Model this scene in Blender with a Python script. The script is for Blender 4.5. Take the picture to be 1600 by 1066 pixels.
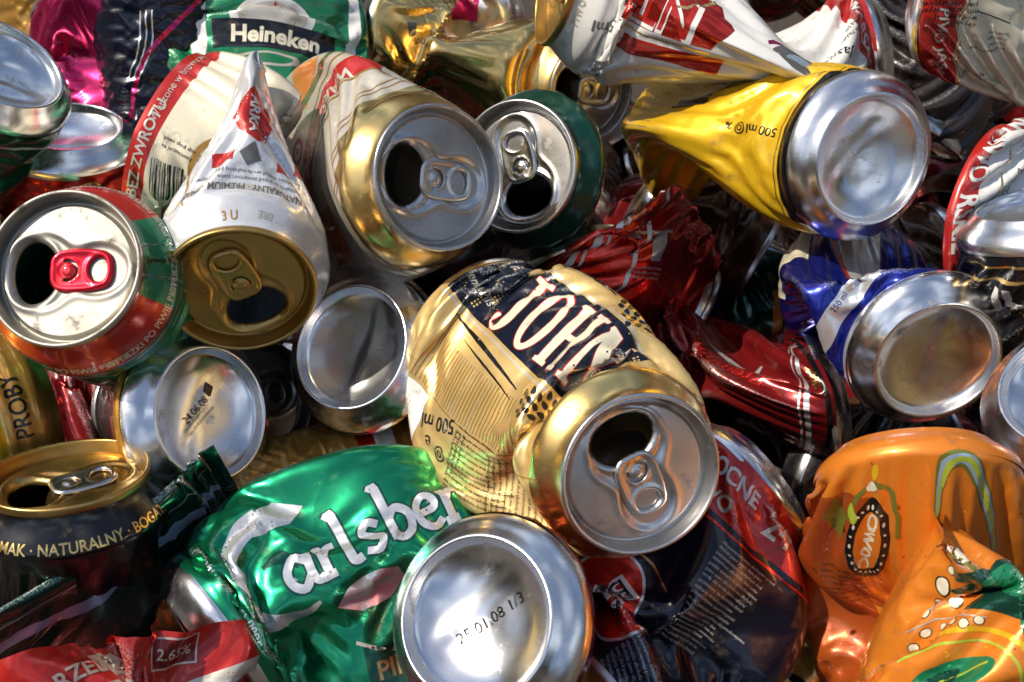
import bpy, bmesh, math, random
import numpy as np
from mathutils import Vector, Matrix
from mathutils.geometry import delaunay_2d_cdt, tessellate_polygon

# ------------------------------------------------------------------ camera, world, sun
SC = bpy.context.scene
for o_ in list(bpy.data.objects): bpy.data.objects.remove(o_)
COL = SC.collection
MM = 0.001
FPX = 1778.0                                  # focal length in photo pixels (1600 wide)
PITCH = math.radians(50)
FWD = np.array([0, math.cos(PITCH), -math.sin(PITCH)])
RGT = np.array([1.0, 0, 0])
UPV = np.array([0, math.sin(PITCH), math.cos(PITCH)])
CAM = np.array([0, -0.43 * math.cos(PITCH), 0.43 * math.sin(PITCH) + 0.14]) / MM   # mm
camd = bpy.data.cameras.new('camera'); camo = bpy.data.objects.new('camera', camd); COL.objects.link(camo)
camd.sensor_width = 36.0; camd.lens = FPX * 36.0 / 1600.0
camd.clip_start = 0.01; camd.clip_end = 50
camo.location = CAM * MM
camo.rotation_euler = (math.pi / 2 - PITCH, 0, 0)
camd.dof.use_dof = True; camd.dof.focus_distance = 0.415; camd.dof.aperture_fstop = 30.0
SC.camera = camo

SUN_DIR = np.array([-0.62, 0.06, 0.78]); SUN_DIR /= np.linalg.norm(SUN_DIR)
world = bpy.data.worlds.new('World'); SC.world = world; world.use_nodes = True
wn = world.node_tree; wn.nodes.clear()
def WN(t, **k):
    n = wn.nodes.new(t)
    for a, b in k.items(): setattr(n, a, b)
    return n
sky = WN('ShaderNodeTexSky', sky_type='NISHITA'); sky.sun_disc = False
sky.sun_elevation = math.asin(SUN_DIR[2]); sky.sun_rotation = math.atan2(SUN_DIR[0], SUN_DIR[1])
tc = WN('ShaderNodeTexCoord')
cl = WN('ShaderNodeTexNoise'); cl.inputs['Scale'].default_value = 2.6; cl.inputs['Detail'].default_value = 5; cl.inputs['Distortion'].default_value = 0.6
wn.links.new(tc.outputs['Generated'], cl.inputs['Vector'])
clr = WN('ShaderNodeValToRGB'); clr.color_ramp.elements[0].position = 0.50; clr.color_ramp.elements[1].position = 0.74
wn.links.new(cl.outputs['Fac'], clr.inputs['Fac'])
mxc = WN('ShaderNodeMix', data_type='RGBA'); mxc.inputs['B'].default_value = (11, 12, 13.2, 1)      # bright cloud patches, added for contrast in the reflections
wn.links.new(clr.outputs['Color'], mxc.inputs['Factor']); wn.links.new(sky.outputs['Color'], mxc.inputs['A'])
sep = WN('ShaderNodeSeparateXYZ'); wn.links.new(tc.outputs['Generated'], sep.inputs[0])
tr = WN('ShaderNodeTexNoise'); tr.inputs['Scale'].default_value = 3.5; tr.inputs['Detail'].default_value = 6
wn.links.new(tc.outputs['Generated'], tr.inputs['Vector'])
ma = WN('ShaderNodeMath', operation='MULTIPLY_ADD'); ma.inputs[1].default_value = 1.15; ma.inputs[2].default_value = -0.10   # unseen ragged skyline, added so the metal has something dark to reflect
wn.links.new(tr.outputs['Fac'], ma.inputs[0])
lt = WN('ShaderNodeMath', operation='LESS_THAN'); wn.links.new(sep.outputs['Z'], lt.inputs[0]); wn.links.new(ma.outputs[0], lt.inputs[1])
trc = WN('ShaderNodeValToRGB'); wn.links.new(tr.outputs['Fac'], trc.inputs['Fac'])
trc.color_ramp.elements[0].color = (0.10, 0.07, 0.04, 1); trc.color_ramp.elements[1].color = (1.7, 1.5, 1.2, 1)
trc.color_ramp.elements[0].position = .42; trc.color_ramp.elements[1].position = .66
mx2 = WN('ShaderNodeMix', data_type='RGBA')
wn.links.new(lt.outputs[0], mx2.inputs['Factor']); wn.links.new(mxc.outputs['Result'], mx2.inputs['A']); wn.links.new(trc.outputs['Color'], mx2.inputs['B'])
bg = WN('ShaderNodeBackground'); bg.inputs['Strength'].default_value = 0.125
wn.links.new(mx2.outputs['Result'], bg.inputs['Color'])
wo = WN('ShaderNodeOutputWorld'); wn.links.new(bg.outputs[0], wo.inputs[0])

sd = bpy.data.lights.new('sun', 'SUN'); sd.energy = 4.8; sd.angle = math.radians(0.53); sd.color = (1.0, 0.90, 0.74)
so = bpy.data.objects.new('sun', sd); COL.objects.link(so)
so.rotation_euler = Vector(SUN_DIR).to_track_quat('Z', 'Y').to_euler(); so.location = (-1, 0, 1.5)
SC.view_settings.view_transform = 'Standard'; SC.view_settings.look = 'None'
SC.view_settings.exposure = 0.16; SC.view_settings.gamma = 1.0; SC.view_settings.use_curve_mapping = False
SC.render.engine = 'CYCLES'
SC.cycles.use_denoising = True
SC.cycles.max_bounces = 7; SC.cycles.glossy_bounces = 5; SC.cycles.diffuse_bounces = 2
SC.cycles.caustics_reflective = False
SC.cycles.sample_clamp_indirect = 6.0
SC.cycles.pixel_filter_type = 'BLACKMAN_HARRIS'; SC.cycles.filter_width = 1.6

def unit(a):
    a = np.asarray(a, float); return a / max(np.linalg.norm(a), 1e-9)
def P(px, py, d):                              # photo pixel + depth along the view axis (mm) -> point in mm
    return CAM + d * (FWD + RGT * (px - 800) / FPX + UPV * (533 - py) / FPX)

# ------------------------------------------------------------------ materials
MATS = {}
def metal(name, col, metallic=1.0, rough=0.28, coat=0.0, bump=0.16, scale=260, dirt=.6, spread=0.10, wear=False):
    if name in MATS: return MATS[name]
    m = bpy.data.materials.new(name); m.use_nodes = True; nt = m.node_tree; b = nt.nodes['Principled BSDF']
    N = nt.nodes.new; L = nt.links.new
    t = N('ShaderNodeTexCoord')
    n1 = N('ShaderNodeTexNoise'); n1.inputs['Scale'].default_value = scale * .18; n1.inputs['Detail'].default_value = 5
    L(t.outputs['Object'], n1.inputs['Vector'])
    n2 = N('ShaderNodeTexNoise'); n2.inputs['Scale'].default_value = scale * 6; n2.inputs['Detail'].default_value = 3
    L(t.outputs['Object'], n2.inputs['Vector'])
    mix = N('ShaderNodeMix'); mix.data_type = 'RGBA'
    mix.inputs['A'].default_value = (*[c * (1 - spread) for c in col], 1); mix.inputs['B'].default_value = (*[min(1, c * (1 + spread)) for c in col], 1)
    L(n1.outputs['Fac'], mix.inputs['Factor'])
    # dried drink and dust: patchy stains and small specks
    nd = N('ShaderNodeTexNoise'); nd.inputs['Scale'].default_value = 95; nd.inputs['Detail'].default_value = 8; nd.inputs['Roughness'].default_value = .7
    L(t.outputs['Object'], nd.inputs['Vector'])
    rd = N('ShaderNodeMapRange'); rd.inputs['From Min'].default_value = .575; rd.inputs['From Max'].default_value = .70; rd.inputs['To Max'].default_value = dirt
    L(nd.outputs['Fac'], rd.inputs['Value'])
    dm = N('ShaderNodeMix'); dm.data_type = 'RGBA'; dm.inputs['B'].default_value = (.10, .075, .05, 1)
    L(rd.outputs['Result'], dm.inputs['Factor']); L(mix.outputs['Result'], dm.inputs['A']); L(dm.outputs['Result'], b.inputs['Base Color'])
    if wear:                                         # ink rubbed through to bright metal along the sharp folds
        ge = N('ShaderNodeNewGeometry'); pw = N('ShaderNodeMapRange'); pw.inputs['From Min'].default_value = .535; pw.inputs['From Max'].default_value = .60
        L(ge.outputs['Pointiness'], pw.inputs['Value'])
        gr = N('ShaderNodeMapRange'); gr.inputs['From Min'].default_value = .45; gr.inputs['From Max'].default_value = .58; L(n2.outputs['Fac'], gr.inputs['Value'])
        wm = N('ShaderNodeMath'); wm.operation = 'MULTIPLY'; L(pw.outputs['Result'], wm.inputs[0]); L(gr.outputs['Result'], wm.inputs[1])
        wx = N('ShaderNodeMix'); wx.data_type = 'RGBA'; wx.inputs['B'].default_value = (.62, .61, .59, 1)
        L(wm.outputs[0], wx.inputs['Factor']); L(dm.outputs['Result'], wx.inputs['A']); L(wx.outputs['Result'], b.inputs['Base Color'])
    # fine scratches: noise stretched one way
    mp = N('ShaderNodeMapping'); mp.inputs['Scale'].default_value = (90, 1400, 300); mp.inputs['Rotation'].default_value = (.5, .9, .3); L(t.outputs['Object'], mp.inputs['Vector'])
    ns = N('ShaderNodeTexNoise'); ns.inputs['Scale'].default_value = 1.0; ns.inputs['Detail'].default_value = 2; L(mp.outputs['Vector'], ns.inputs['Vector'])
    mr = N('ShaderNodeMapRange'); mr.inputs['To Min'].default_value = rough * .72; mr.inputs['To Max'].default_value = rough * 1.35
    mr.inputs['From Min'].default_value = .3; mr.inputs['From Max'].default_value = .7
    L(n1.outputs['Fac'], mr.inputs['Value']); 
    ra = N('ShaderNodeMath'); ra.operation = 'MULTIPLY_ADD'; ra.inputs[1].default_value = .5; L(rd.outputs['Result'], ra.inputs[0]); L(mr.outputs['Result'], ra.inputs[2]); L(ra.outputs[0], b.inputs['Roughness'])
    b.inputs['Metallic'].default_value = metallic
    b.inputs['Coat Weight'].default_value = coat; b.inputs['Coat Roughness'].default_value = 0.08
    n3 = N('ShaderNodeTexNoise'); n3.inputs['Scale'].default_value = scale * .35; n3.inputs['Detail'].default_value = 2
    L(t.outputs['Object'], n3.inputs['Vector'])
    add = N('ShaderNodeMath'); add.operation = 'MULTIPLY_ADD'; add.inputs[1].default_value = .08
    L(n2.outputs['Fac'], add.inputs[0]); L(n3.outputs['Fac'], add.inputs[2])
    ad2 = N('ShaderNodeMath'); ad2.operation = 'MULTIPLY_ADD'; ad2.inputs[1].default_value = .10; L(ns.outputs['Fac'], ad2.inputs[0]); L(add.outputs[0], ad2.inputs[2])
    if wear:                                         # faint hand-crumpled facets in the thin wall
        vo = N('ShaderNodeTexVoronoi'); vo.inputs['Scale'].default_value = 52; L(t.outputs['Object'], vo.inputs['Vector'])
        ad3 = N('ShaderNodeMath'); ad3.operation = 'MULTIPLY_ADD'; ad3.inputs[1].default_value = 3.6; L(vo.outputs['Distance'], ad3.inputs[0]); L(ad2.outputs[0], ad3.inputs[2]); ad2 = ad3
    bp = N('ShaderNodeBump'); bp.inputs['Strength'].default_value = bump; bp.inputs['Distance'].default_value = 0.0009
    L(ad2.outputs[0], bp.inputs['Height']); L(bp.outputs['Normal'], b.inputs['Normal'])
    MATS[name] = m; return m
def ink(name, col, metallic=0.0, rough=0.3, coat=0.45): return metal(name, col, metallic, rough, coat, bump=0.12, wear=True)

M = {}
def defmats():
    A = M
    A['alu'] = metal('bare_aluminium', (.80, .80, .81), 1, .235, bump=.16)
    A['alu_lid'] = metal('lid_aluminium', (.60, .59, .575), 1, .28, bump=.10)
    A['lid_matte'] = metal('matte_lid_aluminium', (.40, .38, .335), .9, .48, bump=.12)  # darker, rougher version of the lid metal
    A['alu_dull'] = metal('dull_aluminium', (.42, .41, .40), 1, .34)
    A['gold'] = metal('gold_lacquer', (.86, .60, .22), 1, .26, .3)
    A['gold_lid'] = metal('gold_lid_lacquer', (.50, .33, .11), 1, .36, .1)
    A['palegold'] = metal('pale_gold_print', (.80, .555, .215), .64, .36, .25)
    A['champagne'] = metal('champagne_print', (.66, .60, .50), .55, .36, .35)
    A['cream'] = ink('cream_ink', (.72, .66, .50), .15, .36)
    A['white'] = ink('white_ink', (.78, .77, .74), .05, .32)
    A['pearl'] = ink('pearl_white_print', (.74, .74, .75), .45, .26)
    A['silverink'] = ink('silver_ink', (.70, .71, .73), .7, .3)
    A['black'] = ink('black_ink', (.006, .006, .008), .1, .22, .2)
    A['navy'] = ink('navy_ink', (.004, .006, .016), .1, .22, .1)
    A['red'] = ink('red_ink', (.50, .022, .016), .35, .28)
    A['redm'] = ink('red_metallic_ink', (.58, .03, .02), .85, .26)
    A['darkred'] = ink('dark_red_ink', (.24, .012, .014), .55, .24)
    A['magenta'] = ink('magenta_ink', (.60, .02, .13), .85, .24)
    A['green'] = ink('green_ink', (.012, .20, .085), .35, .28)
    A['greenm'] = ink('green_metallic_ink', (.010, .30, .135), .88, .25)
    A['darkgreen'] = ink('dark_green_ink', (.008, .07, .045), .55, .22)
    A['yellow'] = ink('yellow_ink', (.88, .53, .018), .45, .3)
    A['orange'] = ink('orange_ink', (.74, .22, .02), .35, .32)
    A['deeporange'] = ink('deep_orange_ink_and_shade', (.42, .08, .012), .4, .3)
    A['blue'] = ink('blue_ink', (.010, .022, .26), .7, .24)
    A['skyblue'] = ink('pale_blue_ink', (.35, .50, .66), .4, .3)
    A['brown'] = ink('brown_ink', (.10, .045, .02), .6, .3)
    A['olive'] = ink('olive_ink', (.20, .20, .03), .4, .3)
    A['lime'] = ink('lime_ink', (.45, .55, .05), .3, .3)
    A['stone'] = ink('stone_ink', (.55, .53, .48), .2, .4)
    A['grey'] = ink('grey_ink', (.12, .12, .12), .2, .35)
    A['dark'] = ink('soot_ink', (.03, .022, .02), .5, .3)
    A['redtab'] = metal('red_anodised', (.70, .01, .03), .75, .3, .3)
    A['ochre'] = ink('ochre_ink', (.50, .26, .05), .6, .3)
defmats()

# ------------------------------------------------------------------ mesh plumbing
def link(name, verts, faces, mats, parent=None, midx=None, smooth=True, loc=None):
    me = bpy.data.meshes.new(name)
    V = np.asarray(verts, float) * MM
    if loc is not None: V = V - np.asarray(loc) * MM
    me.from_pydata(V.tolist(), [], faces if isinstance(faces, list) else faces.tolist())
    for m in mats: me.materials.append(m)
    if midx is not None: me.polygons.foreach_set('material_index', np.asarray(midx, np.int32))
    if smooth: me.polygons.foreach_set('use_smooth', np.ones(len(me.polygons), bool))
    me.update()
    o = bpy.data.objects.new(name, me); COL.objects.link(o)
    if parent is not None: o.parent = parent
    return o
def lathe(prof, n=96):
    prof = np.asarray(prof, float); k = len(prof); a = np.arange(n) * 2 * np.pi / n
    V = np.stack([prof[:, 0, None] * np.cos(a), prof[:, 0, None] * np.sin(a), np.repeat(prof[:, 1, None], n, 1)], -1).reshape(-1, 3)
    F = []
    for i in range(k - 1):
        for j in range(n):
            j2 = (j + 1) % n; F.append((i * n + j, i * n + j2, (i + 1) * n + j2, (i + 1) * n + j))
    return V, F
def smoothprof(pts, n):                         # resample a profile through a Catmull-Rom spline
    p = np.asarray(pts, float); q = np.vstack([2 * p[0] - p[1], p, 2 * p[-1] - p[-2]]); out = []
    for i in range(len(p) - 1):
        a, b, c, d = q[i:i + 4]
        for t in np.linspace(0, 1, n, endpoint=False):
            out.append(.5 * ((2 * b) + (c - a) * t + (2 * a - 5 * b + 4 * c - d) * t * t + (3 * b - a - 3 * c + d) * t ** 3))
    out.append(p[-1]); return np.array(out)
def ell(cx, cy, a, b, n=48, egg=0.0, rot=0):
    t = np.arange(n) * 2 * np.pi / n
    x = a * np.cos(t); y = b * np.sin(t) * (1 + egg * np.cos(t))
    c, s = math.cos(rot), math.sin(rot)
    return np.stack([cx + c * x - s * y, cy + s * x + c * y], -1)
def inside(poly, pts):
    x, y = pts[:, 0], pts[:, 1]; r = np.zeros(len(pts), bool); n = len(poly)
    for i in range(n):
        x1, y1 = poly[i]; x2, y2 = poly[(i + 1) % n]
        c = ((y1 > y) != (y2 > y)); 
        with np.errstate(divide='ignore', invalid='ignore'):
            xx = (x2 - x1) * (y - y1) / (y2 - y1 + 1e-12) + x1
        r ^= c & (x < xx)
    return r
def dpoly(poly, pts):
    d = np.full(len(pts), 1e9); n = len(poly)
    for i in range(n):
        a = poly[i]; b = poly[(i + 1) % n]; ab = b - a
        t = np.clip(((pts - a) @ ab) / (ab @ ab + 1e-12), 0, 1)
        d = np.minimum(d, np.linalg.norm(pts - a - t[:, None] * ab, axis=1))
    return d
def sheet2d(outer, holes, step):
    lo, hi = outer.min(0), outer.max(0)
    g = np.stack(np.meshgrid(np.arange(lo[0], hi[0], step), np.arange(lo[1], hi[1], step), indexing='ij'), -1)
    g[:, ::2, 0] += step / 2; g = g.reshape(-1, 2)
    ok = inside(outer, g) & (dpoly(outer, g) > step * .5)
    for h in holes: ok &= ~inside(h, g) & (dpoly(h, g) > step * .5)
    g = g[ok]
    pts = [tuple(p) for p in outer]; edges = [(i, (i + 1) % len(outer)) for i in range(len(outer))]
    for h in holes:
        b = len(pts); pts += [tuple(p) for p in h]; edges += [(b + i, b + (i + 1) % len(h)) for i in range(len(h))]
    pts += [tuple(p) for p in g]
    v, e, f, *_ = delaunay_2d_cdt([Vector(p) for p in pts], edges, [], 0, 1e-5)
    v = np.array([tuple(a) for a in v]); keep = []
    cen = np.array([v[list(t)].mean(0) for t in f]); ins = inside(outer, cen)
    for h in holes: ins &= ~inside(h, cen)
    for t, k in zip(f, ins):
        if k:
            a, b, c = v[t[0]], v[t[1]], v[t[2]]
            keep.append(tuple(t) if (b[0] - a[0]) * (c[1] - a[1]) - (b[1] - a[1]) * (c[0] - a[0]) > 0 else tuple(t[::-1]))
    return v, keep
def sst(x, a, b):
    t = np.clip((x - a) / (b - a), 0, 1); return t * t * (3 - 2 * t)

# ------------------------------------------------------------------ lid, tab, base (canonical, mm, outward +z, mouth towards +x)
_cache = {}
MOUTH = ell(11.6, 0, 8.2, 11.0, 56, egg=0.10)
def lid_mesh():
    if 'lid' in _cache: return _cache['lid']
    prof = smoothprof([(26.3, -3.2), (27.1, -2.9), (27.35, -1.6), (27.3, -.35), (26.8, .12), (26.2, .05), (25.85, -.5), (25.6, -2.5), (25.0, -5.4), (24.5, -6.3), (23.9, -6.55), (23.4, -6.1), (23.0, -5.0), (22.5, -4.5)], 4)
    V, F = lathe(prof, 96); F = [f[::-1] for f in F]; F = [f for f in F]
    outer = ell(0, 0, 22.5, 22.5, 96)
    v, t = sheet2d(outer, [MOUTH], .75)
    x, y = v[:, 0], v[:, 1]
    # debossed keyhole: mouth circle blended with a narrower tail under the tab
    d1 = np.hypot(x - 9.6, y) - 13.2; d2 = np.hypot((x + 10.5) / 1.15, y) - 9.3; 
    h = np.clip(.5 + .5 * (d2 - d1) / 5, 0, 1); dd = d2 * (1 - h) + d1 * h - 5 * h * (1 - h)
    dm = dpoly(MOUTH, v)
    z = -4.5 - .9 * (1 - sst(dd, -1.4, .7)) + .35 * np.exp(-((dd - .9) / .9) ** 2)
    z += .75 * np.exp(-((dm - 1.7) / .95) ** 2) * sst(x, .5, 5) 
    z -= .6 * (1 - sst(dm, 0, .9))
    z += .5 * np.exp(-((np.hypot(x + 15.5, y) - 3.5) / 1.0) ** 2) * 0
    r = np.hypot(x, y); z = np.where(r > 22.2, -4.5, z)
    base = len(V); V = np.vstack([V, np.column_stack([v, z])]); F = F + [tuple(int(a) + base for a in f) for f in t]
    # mouth lip: short wall going down
    idx = [int(np.argmin(np.hypot(v[:, 0] - p[0], v[:, 1] - p[1]))) + base for p in MOUTH]
    b2 = len(V); V = np.vstack([V, np.column_stack([MOUTH, V[idx, 2] - 1.3])])
    n = len(idx)
    for i in range(n): F.append((idx[i], idx[(i + 1) % n], b2 + (i + 1) % n, b2 + i))
    # the torn flap folded down into the can
    fl = ell(11.0, 0, 7.4, 9.6, 40, egg=.1); b3 = len(V)
    fx = fl[:, 0] - 4.0
    V = np.vstack([V, np.column_stack([4.4 + fx * .30, fl[:, 1], -6.3 - fx * .95])]); F.append(tuple(range(b3, b3 + 40)))
    _cache['lid'] = (V, F); return _cache['lid']
def tab_mesh(lift=0.0):
    k = ('tab', lift)
    if k in _cache: return _cache[k]
    pts = smoothprof([(6.4, 0), (5.9, 4.3), (3.2, 7.0), (-2, 7.7), (-9, 7.4), (-13.6, 6.3), (-15.6, 3.6), (-16.0, 0)], 5)
    outer = np.vstack([pts, (pts * [1, -1])[::-1][1:-1]])
    hole = ell(-10.6, 0, 3.3, 4.3, 28, egg=-.08)
    t_ = np.radians(np.linspace(70, 290, 22)); c1 = np.stack([3.9 * np.cos(t_) + .2, 3.9 * np.sin(t_)], -1)
    t2 = t_[::-1]; c2 = np.stack([3.0 * np.cos(t2) + .2, 3.0 * np.sin(t2)], -1)
    slot = np.vstack([c1, c2])
    v, t = sheet2d(outer[::1], [hole, slot], .62)
    de = dpoly(outer, v); dh = dpoly(hole, v); x = v[:, 0]; r = np.hypot(x, v[:, 1])
    top = .55 + .85 * np.exp(-((de - 1.1) / 1.0) ** 2) - .5 * (1 - sst(de, 0, .5)) + .55 * np.exp(-((dh - .9) / .8) ** 2) - .35 * (1 - sst(dh, 0, .4))
    isl = r < 3.05; top = np.where(isl, .35 + 1.0 * (1 - sst(r, 1.5, 2.1)), top)
    top[(r > 2.95) & (r < 4.6)] += .25
    bot = np.full(len(v), -.25) + .0
    n = len(v); V = np.vstack([np.column_stack([v, top]), np.column_stack([v, bot])])
    F = [tuple(map(int, f)) for f in t] + [tuple(int(a) + n for a in f[::-1]) for f in t]
    cnt = {}
    for f in t:
        for a, b in ((f[0], f[1]), (f[1], f[2]), (f[2], f[0])): cnt[(a, b)] = 1
    for (a, b) in list(cnt):
        if (b, a) not in cnt: F.append((int(b), int(a), int(a) + n, int(b) + n))
    if lift:
        a = math.radians(lift); V = V.copy(); x, z = V[:, 0].copy(), V[:, 2].copy()
        V[:, 0] = x * math.cos(a) + z * math.sin(a); V[:, 2] = -x * math.sin(a) + z * math.cos(a)
    V = V * [1, 1, .75] + [0, 0, -4.75]
    _cache[k] = (V, F); return V, F
def base_mesh():
    if 'base' in _cache: return _cache['base']
    prof = smoothprof([(33.12, -11.2), (33.05, -9.6), (32.3, -7.4), (30.3, -4.9), (27.6, -2.6), (26.0, -.9), (25.2, -.1), (24.4, -.05), (23.8, -.9), (23.3, -2.8), (22.6, -4.1), (20.4, -5.6), (16, -7.8), (10.5, -9.5), (5, -10.4), (1.2, -10.7), (0.02, -10.72)], 5)
    V, F = lathe(prof, 96); F = [f[::-1] for f in F]
    _cache['base'] = (V, F); return V, F
def dented_base(dents, seed):
    V, F = base_mesh(); V = V.copy(); r = np.hypot(V[:, 0], V[:, 1])
    rs = np.random.RandomState(seed)
    for (x, y, rad, dep) in dents:
        d = np.hypot(V[:, 0] - x, V[:, 1] - y); V[:, 2] += dep * np.exp(-(d / rad) ** 2) * (1 - sst(r, 19, 23))
    # a soft crease across the dome
    a = rs.rand() * 6.28; s = V[:, 0] * math.cos(a) + V[:, 1] * math.sin(a) - rs.uniform(-6, 6)
    V[:, 2] += .5 * np.exp(-(s / 3.2) ** 2) * (1 - sst(r, 14, 22))
    return V, F

# ------------------------------------------------------------------ the crushed shell
R0 = 33.1
def prof_r(z, H):                                # outer radius of the wall at height z
    z = np.asarray(z, float); r = np.full(z.shape, R0)
    r = np.where(z < 11, R0 - .05 * (11 - z), r)
    t = np.clip((z - (H - 15.5)) / 12.8, 0, 1)
    return r - (R0 - 26.5) * (t * t * (3 - 2 * t)) 
def project(A, B, rest, k, wa, wb, only_min=False):
    d = B - A; l = np.sqrt((d * d).sum(-1)) + 1e-9
    c = (l - rest) / l
    if only_min: c = np.minimum(c, 0) * np.where(l < rest * .87, .04, 1.0)      # past the yield point the metal stays folded
    c = (c * k / np.maximum(wa + wb, 1e-9))[..., None] * d
    A += c * wa[..., None]; B -= c * wb[..., None]
def relax(Pt, rest_pos, w, iters, bend, tgt=None, kt=0.0):
    nv, nu, _ = Pt.shape
    def rl(a, b): return np.linalg.norm(rest_pos[a] - rest_pos[b], axis=-1)
    I = np.arange(nv)[:, None] * np.ones((1, nu), int); J = np.arange(nu)[None, :] * np.ones((nv, 1), int)
    sets = []
    def add(mask, di, dj, k, om):
        a = (I[mask], J[mask]); b = (I[mask] + di, (J[mask] + dj) % nu)
        sets.append((a, b, rl(a, b) * (1.0 if not om else om), k, bool(om)))
    for par in (0, 1):
        add((J % 2 == par), 0, 1, 1.0, 0)
        add((I % 2 == par) & (I < nv - 1), 1, 0, 1.0, 0)
        add((I % 2 == par) & (I < nv - 1), 1, 1, .8, 0)
        add((I % 2 == par) & (I < nv - 1), 1, -1, .8, 0)
    if bend:
        for q in (0, 2):
            for g in (2,):
                add((J % 4 // 2 == q // 2), 0, g, bend, .965)
                add((I % 4 // 2 == q // 2) & (I < nv - g), g, 0, bend, .985)
                add((J % 8 // 4 == q // 2), 0, 4, bend * .7, .96)
                add((I % 8 // 4 == q // 2) & (I < nv - 4), 4, 0, bend * .7, .985)
                add((I % 12 // 6 == q // 2) & (I < nv - 6), 6, 0, bend * .4, .975)
    for it in range(iters):
        for (a, b, rest, k, om) in sets:
            A = Pt[a]; B = Pt[b]; project(A, B, rest, k, w[a], w[b], om)
            Pt[a] = A; Pt[b] = B
        if tgt is not None and kt > 0:
            f = kt * (1 - it / iters) ** 1.0
            Pt += (tgt - Pt) * (f * w[..., None])
    return Pt
def perim_ellipse(a, b):
    h = ((a - b) / (a + b)) ** 2; return math.pi * (a + b) * (1 + 3 * h / (10 + math.sqrt(4 - 3 * h)))
def flat_ab(r, k):                               # ellipse with thickness k*r and the perimeter of a circle of radius r
    a = k * r; b = r
    for _ in range(30): b *= (2 * math.pi * r / perim_ellipse(a, b)) ** 1.0
    return a, b
def frame_from(axis, xref):
    A = unit(axis); X = unit(xref - A * (xref @ A)); return A, X, np.cross(A, X)

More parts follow.
